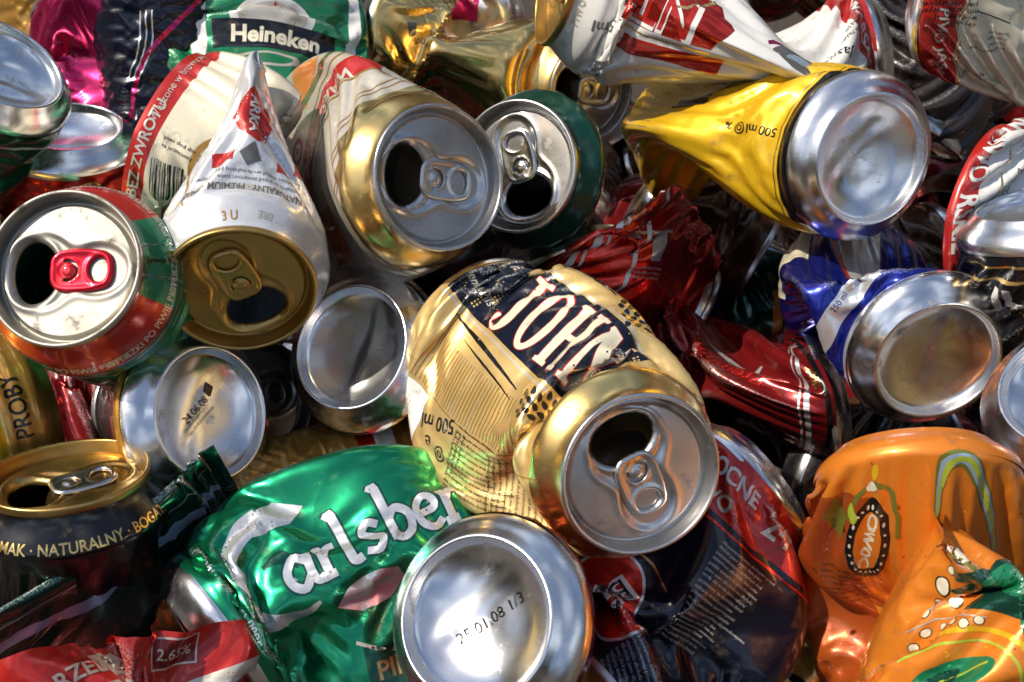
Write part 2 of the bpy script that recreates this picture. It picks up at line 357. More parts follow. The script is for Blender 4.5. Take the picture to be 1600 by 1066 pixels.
class Shell: pass
def make_shell(H, keys, seed=0, loose=False, nu=72, dz=2.9, iters=90, bend=.5, kt=.10, noise=.45, dents=(), up=2, ten=.36, pinlid=16, pinbase=13):
    """keys: list of (z, centre, axis-to-lid, X-dir, k, phi) from base (z=0) to lid (z=H)."""
    rs = np.random.RandomState(seed)
    z0, z1 = 9.5, H - 2.6
    nv = int(round((z1 - z0) / dz)) + 1; zz = np.linspace(z0, z1, nv); th = np.arange(nu) * 2 * np.pi / nu
    rr = prof_r(zz, H)
    rest = np.stack([rr[:, None] * np.cos(th), rr[:, None] * np.sin(th), zz[:, None] + 0 * th], -1)
    ks = sorted(keys, key=lambda q: q[0]); kz = np.array([q[0] for q in ks])
    C = np.array([q[1] for q in ks]); Ax = np.array([q[2] for q in ks]); Xx = np.array([q[3] for q in ks])
    kk = np.array([q[4] for q in ks], float); ph = np.array([q[5] for q in ks], float)
    P0 = np.zeros_like(rest)
    for i, z in enumerate(zz):
        j = int(np.clip(np.searchsorted(kz, z) - 1, 0, len(ks) - 2)); t = (z - kz[j]) / (kz[j + 1] - kz[j])
        c = C[j] * (1 - t) + C[j + 1] * t; A, X, Y = frame_from(Ax[j] * (1 - t) + Ax[j + 1] * t, Xx[j] * (1 - t) + Xx[j + 1] * t)
        def sec(m):
            a, b = flat_ab(rr[i], kk[m]); p = math.radians(ph[m]); x = np.cos(th - p) * a; y = np.sin(th - p) * b
            wq = min(1.0, (1 - kk[m]) * 1.25)
            if wq > 0:                               # a squashed tube folds at corners: blend towards a rhombus of the same girth
                sc = 2 * math.pi * rr[i] / (4 * math.hypot(a, b)); q4 = ((th - p) / (np.pi / 2)) % 4; t4 = q4 - np.floor(q4); c4 = np.floor(q4).astype(int)
                cx_ = np.array([1, 0, -1, 0, 1.]); cy_ = np.array([0, 1, 0, -1, 0.])
                rx = (cx_[c4] * (1 - t4) + cx_[c4 + 1] * t4) * a * sc; ry = (cy_[c4] * (1 - t4) + cy_[c4 + 1] * t4) * b * sc
                x = x * (1 - wq) + rx * wq; y = y * (1 - wq) + ry * wq
            return x * math.cos(p) - y * math.sin(p), x * math.sin(p) + y * math.cos(p)
        x0, y0 = sec(j); x1, y1 = sec(j + 1); x = x0 * (1 - t) + x1 * t; y = y0 * (1 - t) + y1 * t
        P0[i] = c + x[:, None] * X + y[:, None] * Y
    w = np.ones((nv, nu)); w[zz < pinbase] = 0; w[zz > H - pinlid] = 0
    if loose: w[:] = 1.0
    # smooth noise + dents (theta deg, z, radius mm, depth mm)
    cen = P0.mean(1, keepdims=True); inw = cen - P0; inw /= np.linalg.norm(inw, axis=-1, keepdims=True) + 1e-9
    D = np.zeros((nv, nu)); out = -inw
    def buckle(tdeg, zc, L, dep, skew=0.0):          # mirror-image dent: the cap cut off by two planes is folded inwards, leaving sharp edges
        t0 = np.radians(tdeg) + skew * (zz - zc) / R0
        d = dep * np.clip(1 - np.abs(zz - zc) / L, 0, None); q = R0 * np.cos(th[None, :] - t0[:, None]) - (R0 - d[:, None])
        q = np.clip(q, 0, None) * (np.cos(th[None, :] - t0[:, None]) > 0)
        jj = np.round((t0 % (2 * np.pi)) / (2 * np.pi) * nu).astype(int) % nu; n0 = out[np.arange(nv), jj]
        return -2.0 * q[..., None] * n0[:, None, :]
    off = np.zeros_like(P0)
    for _ in range(int(6 + 10 * noise)):
        off += buckle(rs.uniform(0, 360), rs.uniform(z0 + 8, z1 - 8), rs.uniform(9, 26), noise * rs.uniform(.8, 4.0), rs.uniform(-1, 1))
    for dd in dents: off += buckle(dd[0], dd[1], dd[2], dd[3] * .55, dd[4] if len(dd) > 4 else 0)
    P0 = P0 + off * w[..., None]
    tgt = P0.copy(); Q = relax(P0.copy(), rest, w, iters, bend, tgt, kt)
    # up-sample with Catmull-Rom for a smooth but creased sheet
    def crz(A, f, per):
        n = A.shape[0]
        def g(i): return A[i % n] if per else A[np.clip(i, 0, n - 1)]
        m = n * f if per else (n - 1) * f + 1
        s = np.arange(m) / f; i = np.floor(s).astype(int)
        if not per: i = np.minimum(i, n - 2)
        t = (s - i).reshape(-1, *([1] * (A.ndim - 1)))
        a, b, c, d = g(i - 1), g(i), g(i + 1), g(i + 2)
        m0 = (c - a) * ten; m1 = (d - b) * ten; t2 = t * t; t3 = t2 * t
        return (2 * t3 - 3 * t2 + 1) * b + (t3 - 2 * t2 + t) * m0 + (3 * t2 - 2 * t3) * c + (t3 - t2) * m1
    if up > 1:
        Q = crz(Q, up, False); Q = crz(Q.transpose(1, 0, 2), up, True).transpose(1, 0, 2); zz = np.linspace(z0, z1, Q.shape[0])
    S = Shell(); S.P = Q; S.z = zz; S.H = H; S.nv, S.nu = Q.shape[:2]
    N = np.cross(np.roll(Q, -1, 1) - np.roll(Q, 1, 1), np.gradient(Q, axis=0)); N /= np.linalg.norm(N, axis=-1, keepdims=True) + 1e-9
    S.N = N; return S
def shell_map(S, uv, lift):                      # (u mm from the camera side, z mm) -> 3-D, triangle-exact on the grid
    u = uv[:, 0] / (2 * np.pi * R0) * S.nu; v = (uv[:, 1] - S.z[0]) / (S.z[1] - S.z[0])
    v = np.clip(v, 0, S.nv - 1 - 1e-6); i = np.floor(v).astype(int); j = np.floor(u).astype(int); fv = (v - i)[:, None]; fu = (u - j)[:, None]
    j0 = j % S.nu; j1 = (j + 1) % S.nu
    def lerp(G):
        a, b, c, d = G[i, j0], G[i, j1], G[i + 1, j1], G[i + 1, j0]
        lo = a + (b - a) * fu + (c - b) * fv; hi = a + (d - a) * fv + (c - d) * fu
        return np.where(fu >= fv, lo, hi)
    n = lerp(S.N); return lerp(S.P) + n * np.asarray(lift)[:, None]

# ------------------------------------------------------------------ printing: 2-D art in (u, z) millimetres
_txt = {}
def text_tris(s, off=0.0, shear=0.0, space=1.0, res=3):
    k = (s, off, shear, space)
    if k in _txt: return _txt[k]
    c = bpy.data.curves.new('t', 'FONT'); c.body = s; c.size = 1; c.offset = off; c.shear = shear; c.space_character = space
    c.resolution_u = res; c.align_x = 'CENTER'; c.align_y = 'CENTER'
    o = bpy.data.objects.new('t', c); me = bpy.data.meshes.new_from_object(o)
    v = np.array([tuple(q.co)[:2] for q in me.vertices]); f = [tuple(p.vertices) for p in me.polygons]
    bpy.data.objects.remove(o); bpy.data.curves.remove(c); bpy.data.meshes.remove(me)
    if len(v): v = v - (v.min(0) + v.max(0)) / 2
    _txt[k] = (v, f); return v, f
class Art:
    ztop = None
    def __init__(s): s.v = []; s.f = []; s.m = []; s.l = []; s.mats = []
    def _add(s, v, f, mat, lay):
        b = len(s.v); s.v += [tuple(map(float, p)) for p in v]
        if mat not in s.mats: s.mats.append(mat)
        for t in f: s.f.append(tuple(int(a) + b for a in t)); s.m.append(s.mats.index(mat)); s.l.append(lay)
    def poly(s, pts, mat, lay=1, holes=()):
        loops = [np.asarray(pts, float)] + [np.asarray(h, float) for h in holes]
        v = np.vstack(loops); t = tessellate_polygon([[Vector((p[0], p[1], 0)) for p in l] for l in loops])
        s._add(v, t, mat, lay); return s
    def rect(s, u0, z0, u1, z1, mat, lay=1): return s.poly([(u0, z0), (u1, z0), (u1, z1), (u0, z1)], mat, lay)
    def disc(s, u, z, a, b, mat, lay=1, rot=0, inner=None, n=36):
        return s.poly(ell(u, z, a, b, n, rot=math.radians(rot)), mat, lay, [ell(u, z, a * inner, b * inner, n, rot=math.radians(rot))] if inner else ())
    def stroke(s, pts, wd, mat, lay=2, smooth=4, taper=None):
        p = smoothprof(pts, smooth) if smooth > 1 else np.asarray(pts, float)
        d = np.gradient(p, axis=0); d /= np.linalg.norm(d, axis=1, keepdims=True) + 1e-9; n = np.stack([-d[:, 1], d[:, 0]], -1)
        if np.ndim(wd): ww = np.interp(np.linspace(0, 1, len(p)), np.linspace(0, 1, len(wd)), wd) / 2
        else: ww = np.full(len(p), wd / 2)
        a = p + n * ww[:, None]; b = p - n * ww[:, None]; k = len(p)
        s._add(np.vstack([a, b]), [(i, i + 1, k + i + 1, k + i) for i in range(k - 1)], mat, lay); return s
    def text(s, t, u, z, size, mat, rot=0, lay=3, off=0.0, sx=1.0, shear=0, space=1.0):
        v, f = text_tris(t, off, shear, space)
        if not len(v): return s
        v = v * [size * sx, size]; r = math.radians(rot); c, q = math.cos(r), math.sin(r)
        v = np.stack([u + c * v[:, 0] - q * v[:, 1], z + q * v[:, 0] + c * v[:, 1]], -1); s._add(v, f, mat, lay); return s
    def lines(s, u, z, w, n, pitch, h, mat, rot=0, seed=0, lay=2):        # fine print too small to read
        rs = random.Random(seed); r = math.radians(rot); c, q = math.cos(r), math.sin(r)
        words = 'woda slod jeczmienny chmiel piwo jasne pasteryzowane zawartosc alkoholu obj min ekstraktu przechowywac najlepiej przed data na dnie puszki'.split()
        for i in range(n):
            t = ''
            while len(t) * h * .78 < w * rs.uniform(.8, 1): t += rs.choice(words) + ' '
            v, f = text_tris(t.strip(), 0.004, 0, 1.0, 1)
            k = h * 1.45; x0 = -v[:, 0].min() * k; y = -i * pitch + h * .5
            v = v * k + [x0, y]; s._add(np.stack([u + c * v[:, 0] - q * v[:, 1], z + q * v[:, 0] + c * v[:, 1]], -1), f, mat, lay)
        return s
    def barcode(s, u, z, w, h, mat, rot=0, seed=1, lay=2):
        rs = random.Random(seed); r = math.radians(rot); c, q = math.cos(r), math.sin(r); x = 0
        while x < w:
            l = rs.choice([.35, .35, .6, .9]); pts = [(x, 0), (x + l, 0), (x + l, h), (x, h)]
            s.poly([(u + c * a - q * b, z + q * a + c * b) for a, b in pts], mat, lay); x += l + rs.choice([.35, .5, .8])
        return s
def print_on(S, art):
    if not art or not art.f: return np.zeros((0, 3)), [], []
    bm = bmesh.new(); lay = bm.faces.layers.int.new('lay')
    vs = [bm.verts.new((x, y, 0)) for x, y in art.v]
    for f, m, l in zip(art.f, art.m, art.l):
        try: q = bm.faces.new([vs[i] for i in f])
        except ValueError: continue
        q.material_index = m; q[lay] = l
    V = np.array(art.v); lo, hi = V.min(0), V.max(0)
    pu = 2 * np.pi * R0 / S.nu; pz = S.z[1] - S.z[0]
    def cut(co, no): bmesh.ops.bisect_plane(bm, geom=bm.verts[:] + bm.edges[:] + bm.faces[:], plane_co=co, plane_no=no, dist=1e-4)
    for k in range(int(math.floor(lo[0] / pu)), int(math.ceil(hi[0] / pu)) + 1): cut((k * pu, 0, 0), (1, 0, 0))
    for k in range(0, S.nv):
        z = S.z[0] + k * pz
        if lo[1] - pz < z < hi[1] + pz: cut((0, z, 0), (0, 1, 0))
    bmesh.ops.delete(bm, geom=[f for f in bm.faces if not (S.z[0] < f.calc_center_median().y < S.z[-1])], context='FACES')
    # one vertex set per (vertex, layer)
    idx = {}; uv = []; lf = []; F = []; mi = []
    for f in bm.faces:
        l = f[lay]; t = []
        for v in f.verts:
            k = (v.index if False else id(v), l)
            k = (round(v.co.x, 4), round(v.co.y, 4), l)
            if k not in idx: idx[k] = len(uv); uv.append((v.co.x, v.co.y)); lf.append(.05 + .05 * l)
            t.append(idx[k])
        if len(set(t)) == len(t): F.append(tuple(t)); mi.append(f.material_index)
    bm.free()
    if not F: return np.zeros((0, 3)), [], []
    return shell_map(S, np.array(uv), np.array(lf)), F, mi

# ------------------------------------------------------------------ placing a can
def ray_frame(px, py):
    f = unit(FWD + RGT * (px - 800) / FPX + UPV * (533 - py) / FPX); r = unit(np.cross(f, UPV)); return f, r, np.cross(r, f)
def pose(px, py, s, ang, tilt):
    """centre of an end (mm) and its outward normal; s = photo pixels per mm there, ang = way the normal leans in the picture, tilt = away from the camera"""
    f, r, u = ray_frame(px, py); a, t = math.radians(ang), math.radians(tilt)
    n = r * math.sin(t) * math.cos(a) + u * math.sin(t) * math.sin(a) - f * math.cos(t)
    X = -r * math.cos(t) * math.cos(a) - u * math.cos(t) * math.sin(a) - f * math.sin(t)      # side of the wall turned to the camera
    return dict(c=P(px, py, FPX / s), n=n, X=X, f=f, r=r, u=u)
def mouth_dir(E, ang):
    a = math.radians(ang); v = E['r'] * math.cos(a) + E['u'] * math.sin(a); n = E['n']; k = -E['f']
    nz = n @ k; v = v - k * (v @ n) / (nz if abs(nz) > .25 else .25 * (1 if nz >= 0 else -1)); return unit(v - n * (v @ n))
DBG = {}
USED_TOOLS = []
def can(name, label, H, lid=None, base=None, mids=(), body='alu', art=None, bands=(), lidm='alu_lid', tabm='alu_lid', basem='alu',
        mouth=0, tab_lift=0, k=(1, 1), group=None, category='drink can', squash=.97, show=('body', 'lid', 'base'), base_dents=((6, -4, 9, 1.2),), 
        fitk=1.05, fitmin=.6, endk=None, endphi=0, hidk=None, hidphi=0, onto=None, base_art=None, base_rot=0, **kw):
    vis = 'lid' if lid is not None else 'base'
    if lid is not None and base is not None: vis = kw.pop('vis', 'lid')
    E1 = lid if vis == 'lid' else base; n1 = E1['n']; A1 = n1 if vis == 'lid' else -n1; c1 = E1['c']
    other = base if vis == 'lid' else lid
    mids = [dict(z=m[0], c=P(m[1], m[2], m[3]), k=m[4], phi=m[5]) for m in mids]
    mids.sort(key=lambda m: -m['z'] if vis == 'lid' else m['z'])
    if other is None:
        last = mids[-1]['c'] if mids else c1; prev = mids[-2]['c'] if len(mids) > 1 else c1 - n1 * 15
        zrem = (mids[-1]['z'] if vis == 'lid' else H - mids[-1]['z']) if mids else H
        d = unit(last - prev) if mids else -n1
        c2 = last + d * zrem * squash; n2 = d
    else: c2, n2 = other['c'], other['n']
    A2 = -n2 if vis == 'lid' else n2
    zE1, zE2 = (H, 0) if vis == 'lid' else (0, H); s1 = -1 if vis == 'lid' else 1
    pin1, pin2 = (17, 14) if vis == 'lid' else (14, 17)
    seq = [(zE1, c1, A1, 1, 0), (zE1 + s1 * pin1, c1 - n1 * pin1, A1, 1, 0)]
    for i, m in enumerate(mids):
        p = mids[i - 1]['c'] if i else c1 - n1 * pin1; q = mids[i + 1]['c'] if i + 1 < len(mids) else c2 - n2 * pin2
        d = unit(q - p); seq.append((m['z'], m['c'], -d if vis == 'lid' else d, m['k'], m['phi']))
    seq += [(zE2 - s1 * pin2, c2 - n2 * pin2, A2, 1, 0), (zE2, c2, A2, 1, 0)]
    X = E1['X']; keys = []
    for z, c, A, kk, ph in seq:
        A = unit(A); X = unit(X - A * (X @ A)); keys.append((z, c, A, X, kk, ph))
    if endk: keys = [(z, c, A, X_, endk if i in (0, 1, len(keys) - 2, len(keys) - 1) else kk, endphi if i in (0, 1, len(keys) - 2, len(keys) - 1) else ph) for i, (z, c, A, X_, kk, ph) in enumerate(keys)]
    if hidk: keys = [(z, c, A, X_, hidk if i >= len(keys) - 2 else kk, hidphi if i >= len(keys) - 2 else ph) for i, (z, c, A, X_, kk, ph) in enumerate(keys)]
    L = sum(np.linalg.norm(keys[i][1] - keys[i + 1][1]) for i in range(len(keys) - 1))
    # take the can's height from the way it lies (what is missing was crushed into the creases)
    H2 = min(max(H * fitmin, L * fitk), H * 1.05); q = (H2 - 31) / (H - 31)
    keys = [((z if z <= 14 else H2 - (H - z) if z >= H - 17 else 14 + (z - 14) * q), *r) for z, *r in keys]
    bands = [((a if a < H / 2 else H2 - (H - a)), (b if b < H / 2 else H2 - (H - b)), m_) for a, b, m_ in bands]
    H = H2; S = make_shell(H, keys, **kw); DBG[label] = (S, L / H)
    if onto is not None: root = onto; org = np.array(onto.location) / MM
    else:
        root = bpy.data.objects.new(name, None); COL.objects.link(root); root.empty_display_size = .02
        org = (c1 + c2) / 2; root.location = org * MM
        root['label'] = label; root['category'] = category
        if group: root['group'] = group
    # body: wall grid (+ coloured bands by height) with its printing in the same mesh
    nv, nu = S.nv, S.nu; V = S.P.reshape(-1, 3); F = []; mi = []; names = [body]
    zc = (S.z[:-1] + S.z[1:]) / 2; rowm = []
    for z in zc:
        m = body
        for (a, b, mm) in bands:
            if a <= z < b: m = mm
        if m not in names: names.append(m)
        rowm.append(names.index(m))
    for i in range(nv - 1):
        a = i * nu
        for j in range(nu):
            j2 = (j + 1) % nu; F.append((a + j, a + j2, a + nu + j2)); F.append((a + j, a + nu + j2, a + nu + j)); mi += [rowm[i]] * 2
    if art is not None:
        if art.ztop: art.v = [(p[0], p[1] + H - art.ztop) for p in art.v]
        Va, Fa, ma = print_on(S, art); b = len(V); off = len(names)
        if len(Fa):
            V = np.vstack([V, Va]); F += [tuple(q + b for q in f) for f in Fa]; mi += [off + q for q in ma]; names += art.mats
    link('can_body' if onto is None else 'folded_wall', V, F, [M[q] for q in names], root, mi, loc=org)
    def place(VF, c, A, X, nm, mat, parent):
        V0, F0 = VF; V0 = V0.copy(); a_ = np.arctan2(V0[:, 1], V0[:, 0]); s_ = kw.get('seed', 0) * 1.7; r_ = np.hypot(V0[:, 0], V0[:, 1]) / 27
        V0[:, 2] += r_ * (.35 * np.sin(2 * a_ + s_) + .18 * np.sin(3 * a_ + 2 * s_)); V0[:, :2] *= (1 - .012 * r_ * np.cos(2 * a_ + s_ * 1.3))[:, None]
        Y = np.cross(A, X); W = c + V0[:, 0:1] * X + V0[:, 1:2] * Y + V0[:, 2:3] * A
        return link(nm, W, F0, [M[mat]], parent, loc=org)
    kl, kb = (keys[0], keys[-1]) if vis == 'lid' else (keys[-1], keys[0])
    if 'lid' in show:
        A = kl[2]; Xm = mouth_dir(E1, mouth) if vis == 'lid' else kl[3]
        lo = place(lid_mesh(), kl[1], A, Xm, 'lid', lidm, root)
        if vis == 'lid': place(tab_mesh(tab_lift), kl[1], A, Xm, 'pull_tab', tabm, lo)
    if 'base' in show:
        sd_ = kw.get('seed', 0) + 5
        VB, FB = dented_base(base_dents, sd_) if vis == 'base' else base_mesh()
        bo = place((VB, FB), kb[1], -kb[2], mouth_dir(E1, base_rot) if vis == 'base' else unit(kb[3]), 'base', basem, root)
        if base_art is not None and vis == 'base':
            v2 = np.array(base_art.v); near = np.array([VB[np.argmin((VB[:, 0] - p[0]) ** 2 + (VB[:, 1] - p[1]) ** 2), 2] for p in v2])
            A = -kb[2]; Xb = mouth_dir(E1, base_rot); W = kb[1] + v2[:, 0:1] * Xb + v2[:, 1:2] * np.cross(A, Xb) + (near[:, None] + .38) * A
            link('stamped_print', W, list(base_art.f), [M[q] for q in base_art.mats], bo, base_art.m, loc=org)
    return root

# ------------------------------------------------------------------ printing on the cans (u, z in mm; z runs from base to lid)
AR = {}
def tf(pts, u, z, s, rot, sx=1.0):
    p = np.asarray(pts, float) * [s * sx, s]; r = math.radians(rot); c, q = math.cos(r), math.sin(r)
    return np.stack([u + c * p[:, 0] - q * p[:, 1], z + q * p[:, 0] + c * p[:, 1]], -1)
def arc(cx, cy, a, b, t0, t1, n=24):
    t = np.radians(np.linspace(t0, t1, n)); return np.stack([cx + a * np.cos(t), cy + b * np.sin(t)], -1)
SER = {
 'J': ([np.vstack([[(.10, 1), (.10, .93), (.27, .91)], [(.27, .30)], arc(.13, .16, .12, .13, 20, -90, 8), arc(.06, .14, .09, .09, -60, -300, 10)[::1], arc(.20, .24, .33, .26, 225, 360, 14), [(.53, .91), (.70, .93), (.70, 1)]])], []),
 'O': ([arc(.42, .5, .42, .52, 0, 350, 36)], [arc(.42, .5, .20, .43, 0, 350, 36)]),
 'H': ([[(0, 0), (.38, 0), (.38, .06), (.31, .08), (.31, .46), (.62, .46), (.62, .08), (.55, .06), (.55, 0), (.93, 0), (.93, .06), (.86, .08), (.86, .92), (.93, .94), (.93, 1), (.55, 1), (.55, .94), (.62, .92), (.62, .55), (.31, .55), (.31, .92), (.38, .94), (.38, 1), (0, 1), (0, .94), (.07, .92), (.07, .08), (0, .06)]], []),
 'N': ([[(0, 0), (.3, 0), (.3, .06), (.2, .08), (.2, .72), (.66, 0), (.84, 0), (.84, .92), (.93, .94), (.93, 1), (.63, 1), (.63, .94), (.73, .92), (.73, .38), (.32, 1), (0, 1), (0, .94), (.07, .9), (.07, .08), (0, .06)]], []),
}
def serif(a, word, u, z, s, rot, fill, edge=None, ew=1.4, lay=3, sx=1.0, lean=0.0):
    x = 0
    for ch in word:
        outs, holes = SER[ch]
        sh = lambda p: tf((np.asarray(p, float) + [x, -.5]) @ np.array([[1, 0], [lean, 1]]), u, z, s, rot, sx)
        for o in outs:
            if edge:
                for l in [o] + list(holes):
                    q = sh(l); a.stroke(np.vstack([q, q[:1], q[1:2]]), ew, edge, lay - 1, smooth=1)
            a.poly(sh(o), fill, lay, [sh(h) for h in holes])
        x += (np.max(np.asarray(outs[0])[:, 0]) + .12)
def hop(a, u, z, rot, s, mat, n=5):                # a barley ear: rows of small drops
    for r in range(n):
        for k in range(-1, 2):
            p = ell(0, 0, 1.5, .85, 10, egg=.3, rot=.9 + .5 * k); a.poly(tf(p + [k * 3.1 + (r % 2) * 1.5, r * 2.7], u, z, s, rot), mat, 2)

a = AR['john'] = Art()                              # gold can
a.poly([(-7, 12), (-9, 50), (-6, 90), (-7, 115), (-44, 113), (-41, 90), (-41, 50), (-46, 12)], 'navy', 1)
a.stroke([(-5.2, 12), (-7.2, 50), (-4.2, 90), (-5.2, 116)], .9, 'champagne', 1); a.stroke([(-47.8, 12), (-42.6, 50), (-42.6, 90), (-45.6, 114)], .9, 'champagne', 1)
serif(a, 'JOHN', -24, 43, 28, 90, 'cream', 'redm', 1.1, sx=.66, lean=-.33)
a.text('Premium Pils', -17, 25, 5.2, 'champagne', rot=90, shear=.3, off=.01); a.text('SKIE', -33, 22, 5, 'champagne', rot=90, space=1.3, off=.02)
a.stroke([(-4, 30), (-3.4, 50), (-1, 70), (1.5, 84)], [.3, 1.9, 1.3, .5], 'black', 1); a.stroke([(0, 44), (1.5, 60), (3.4, 74), (5.6, 84)], [.2, .9, .7, .3], 'black', 1)
a.stroke([(-50, 40), (-51, 60), (-50, 74)], [.5, 1.9, .5], 'black', 1); a.stroke([(-54, 45), (-55, 60), (-54.5, 70)], [.2, .9, .3], 'black', 1)
hop(a, 3.5, 92, 20, 1.15, 'black', 6); hop(a, -53, 80, -20, 1.15, 'black', 6)
for i in range(42): a.rect(4.2 + .12 * max(0, 12 - i) * 0, 30 + i * 1.9, 23.5, 30.42 + i * 1.9, 'ochre', 1)
a.rect(25, 12, 45, 43, 'white', 1); a.barcode(27, 15, 24, 15, 'black', rot=90 - 90, lay=2); 
a.text('500 ml', 30, 54, 7.6, 'black', rot=-68, off=.012); a.text('e', 38, 52, 8, 'black', rot=-68); a.disc(39, 60, 3, 3, 'black', 2, inner=.8); a.disc(39, 60, 1.5, 1.5, 'black', 2, inner=.6)
a.lines(26, 70, 12, 3, 2.6, 1.5, 'black', seed=2); a.lines(25, 66, 34, 12, 2.1, 1.1, 'black', rot=90, seed=3); a.lines(27, 110, 30, 12, 2.2, 1.1, 'black', rot=0, seed=4)
a.stroke([(24.3, 44), (24.6, 80), (24.3, 122)], .5, 'ochre', 1)

def script(a, u, z, s, rot, mat, edge=None):       # rounded brush script: a r l s b e r g
    G = {'a': ([[(8.5, 8), (5, 10.5), (1.5, 7), (1.8, 2), (5, -.2), (8.3, 3.5)], [(9, 10.5), (8.6, 3), (9.6, .2), (12, 1)]], 11.3, 2.7),
         'r': ([[(0, 9.6), (1.8, 9.6), (1.9, 0)], [(2, 6.5), (4, 9.6), (6.6, 9.8)], [(-.5, 0), (4, 0)]], 7.8, 2.7),
         'l': ([[(0, 19), (2, 19), (2.2, 3), (3.2, .2), (5.5, .4)]], 6.6, 2.9),
         's': ([[(6.8, 8.4), (4, 10.4), (1.2, 8.2), (4, 5.2), (6.8, 3), (4.4, -.2), (.6, 1.2)]], 8.6, 2.5),
         'b': ([[(0, 19), (1.8, 19), (2, 0)], [(2, 8), (5, 10.4), (8.4, 7), (7.8, 2), (4.6, -.2), (2, 1.4)]], 10.2, 2.7),
         'e': ([[(1.6, 5), (7.4, 6.2), (6.8, 9.6), (4, 10.4), (1, 7), (1.6, 2), (5, -.3), (8.4, 1.6)]], 9.6, 2.4),
         'g': ([[(8, 8), (5, 10.3), (1.6, 7.4), (2.4, 3), (6, 2.4), (8.2, 6)], [(8.6, 10.3), (8.2, 0), (5, -4.5), (1, -3.5)]], 10, 2.5)}
    x = 0
    for ch in 'arlsberg':
        for st in G[ch][0]:
            p = np.array(st, float) + [x, 0]
            if edge: a.stroke(tf(p, u, z, s, rot), (G[ch][2] + 1.3) * s, edge, 2)
            a.stroke(tf(p, u, z, s, rot), G[ch][2] * s, mat, 3)
        x += G[ch][1]
a = AR['green'] = Art()
script(a, -2.5, 52, 1.12, 103, 'silverink', 'darkgreen')
a.stroke([(-33, 46), (-30, 38), (-19, 31), (-5, 33), (4, 42), (5.5, 54), (2, 61)], [11, 9, 6.5, 6, 6.5, 4, 1.2], 'silverink', 1, smooth=6)
a.stroke([(-15, 44), (-17, 51), (-12, 56)], [2, 5, 1], 'darkgreen', 2)
a.poly([(-33, 38), (-41, 52), (-36, 62), (-30, 56), (-28, 47)], 'silverink', 1)
a.poly(np.vstack([smoothprof([(6, 66), (0, 72), (-3, 82), (-2, 90)], 5), smoothprof([(3, 92), (9, 86), (10, 74)], 5)]), 'silverink', 1)
a.text('probably the best beer in the world', 0, 21, 4.6, 'silverink', rot=0, off=.0, sx=1.0); a.text('probably the best beer in the world', 80, 21, 4.6, 'silverink', rot=0)
a.stroke([(20, 70), (26, 84), (26, 110)], 1.2, 'champagne', 1); a.poly([(22, 72), (40, 72), (40, 112), (28, 110)], 'darkgreen', 1); a.text('PILS·', 31, 84, 9, 'gold', rot=90, off=.02)

a = AR['cone'] = Art(); a.ztop = 173
a.text('3 U', 5, 166, 4.5, 'ochre', rot=180, off=.01); a.text('BRE', -9, 165, 3.6, 'champagne', off=.01)
a.rect(-62, 153, 48, 155.4, 'champagne', 1); a.text('SMAK NATURALNY · PREMIUM · SMAK', -4, 154.2, 3.2, 'grey', off=.02, lay=3)
a.lines(-22, 150, 45, 2, 2.6, 1.5, 'grey', seed=5); a.rect(-20, 141.5, -12, 145.5, 'red', 1); a.rect(4, 139, 13, 144, 'red', 1)
a.poly([(-6, 143), (-1, 146), (2, 141), (-3, 136)], 'grey', 2); a.poly([(-10, 132), (-4, 136), (3, 131), (7, 122), (-2, 112), (-12, 120)], 'red', 1); a.text('ARKA', -3, 124, 6, 'white', rot=90, off=.03)
a.rect(-34, 128, -22, 140, 'red', 1); a.stroke([(20, 120), (24, 140), (22, 158)], .7, 'ochre', 1)

a = AR['cream'] = Art()
a.text('BEZ ZWROTU', 4, 14, 6, 'champagne', rot=180, off=.02); a.text('Warzone w browarze', -26, 14, 4.4, 'champagne', rot=180); a.disc(26, 14, 2.6, 2.6, 'champagne', 2, inner=.7)
a.barcode(20, 22, 13, 15, 'black', rot=100, seed=3)
a.lines(20, 40, 15, 6, 2.4, 1.2, 'grey', rot=180, seed=6); a.lines(-3, 21, 18, 2, 3, 1.6, 'black', rot=100, seed=7)
a.disc(-6, 48, 15, 15, 'ochre', 1, inner=.86); a.disc(-6, 48, 11, 11, 'champagne', 1, inner=.9); a.disc(-12, 44, 3.5, 4.5, 'gold', 2); a.text('I N E', -14, 54, 7, 'ochre', rot=130, off=.02)
for k in range(10): a.text('BROWAR PIWO'[k % 11], -6 + 13 * math.cos(k * .45 + 3.4), 48 + 13 * math.sin(k * .45 + 3.4), 3.4, 'ochre', rot=math.degrees(k * .45 + 3.4) - 90)

a = AR['warka'] = Art()
a.poly([(-60, 128), (-54, 137), (-8, 106), (24, 96), (24, 87), (-12, 96)], 'red', 2); a.text('WARSZAWSKI', -24, 113, 8.2, 'champagne', rot=-35, off=.03, lay=4)
a.stroke([(-58, 139), (-30, 124), (0, 108)], 1.0, 'ochre', 2); a.stroke([(-55, 118), (-30, 104), (10, 84)], 1.0, 'ochre', 2)
a.poly([(-50, 100), (-30, 92), (-25, 72), (-50, 72)], 'orange', 1); a.stroke([(-58, 112), (-40, 100), (-30, 84), (-26, 70)], [2, 5, 4, 2], 'gold', 2)
a.disc(-12, 84, 5.5, 7, 'magenta', 2, inner=.66, rot=20); a.text('R', -12, 84, 5, 'ochre', off=.02); a.lines(-4, 82, 16, 3, 3, 2, 'blue', rot=-35, seed=8)
a.poly([(10, 118), (32, 124), (40, 96), (14, 100)], 'orange', 1); a.stroke([(6, 118), (30, 108), (40, 90)], 1.2, 'red', 2)
for z in (146, 148.5): a.stroke([(-100, z), (0, z), (100, z)], .5, 'ochre', 2, smooth=8)
a.lines(20, 138, 22, 4, 2.4, 1.3, 'grey', seed=9)

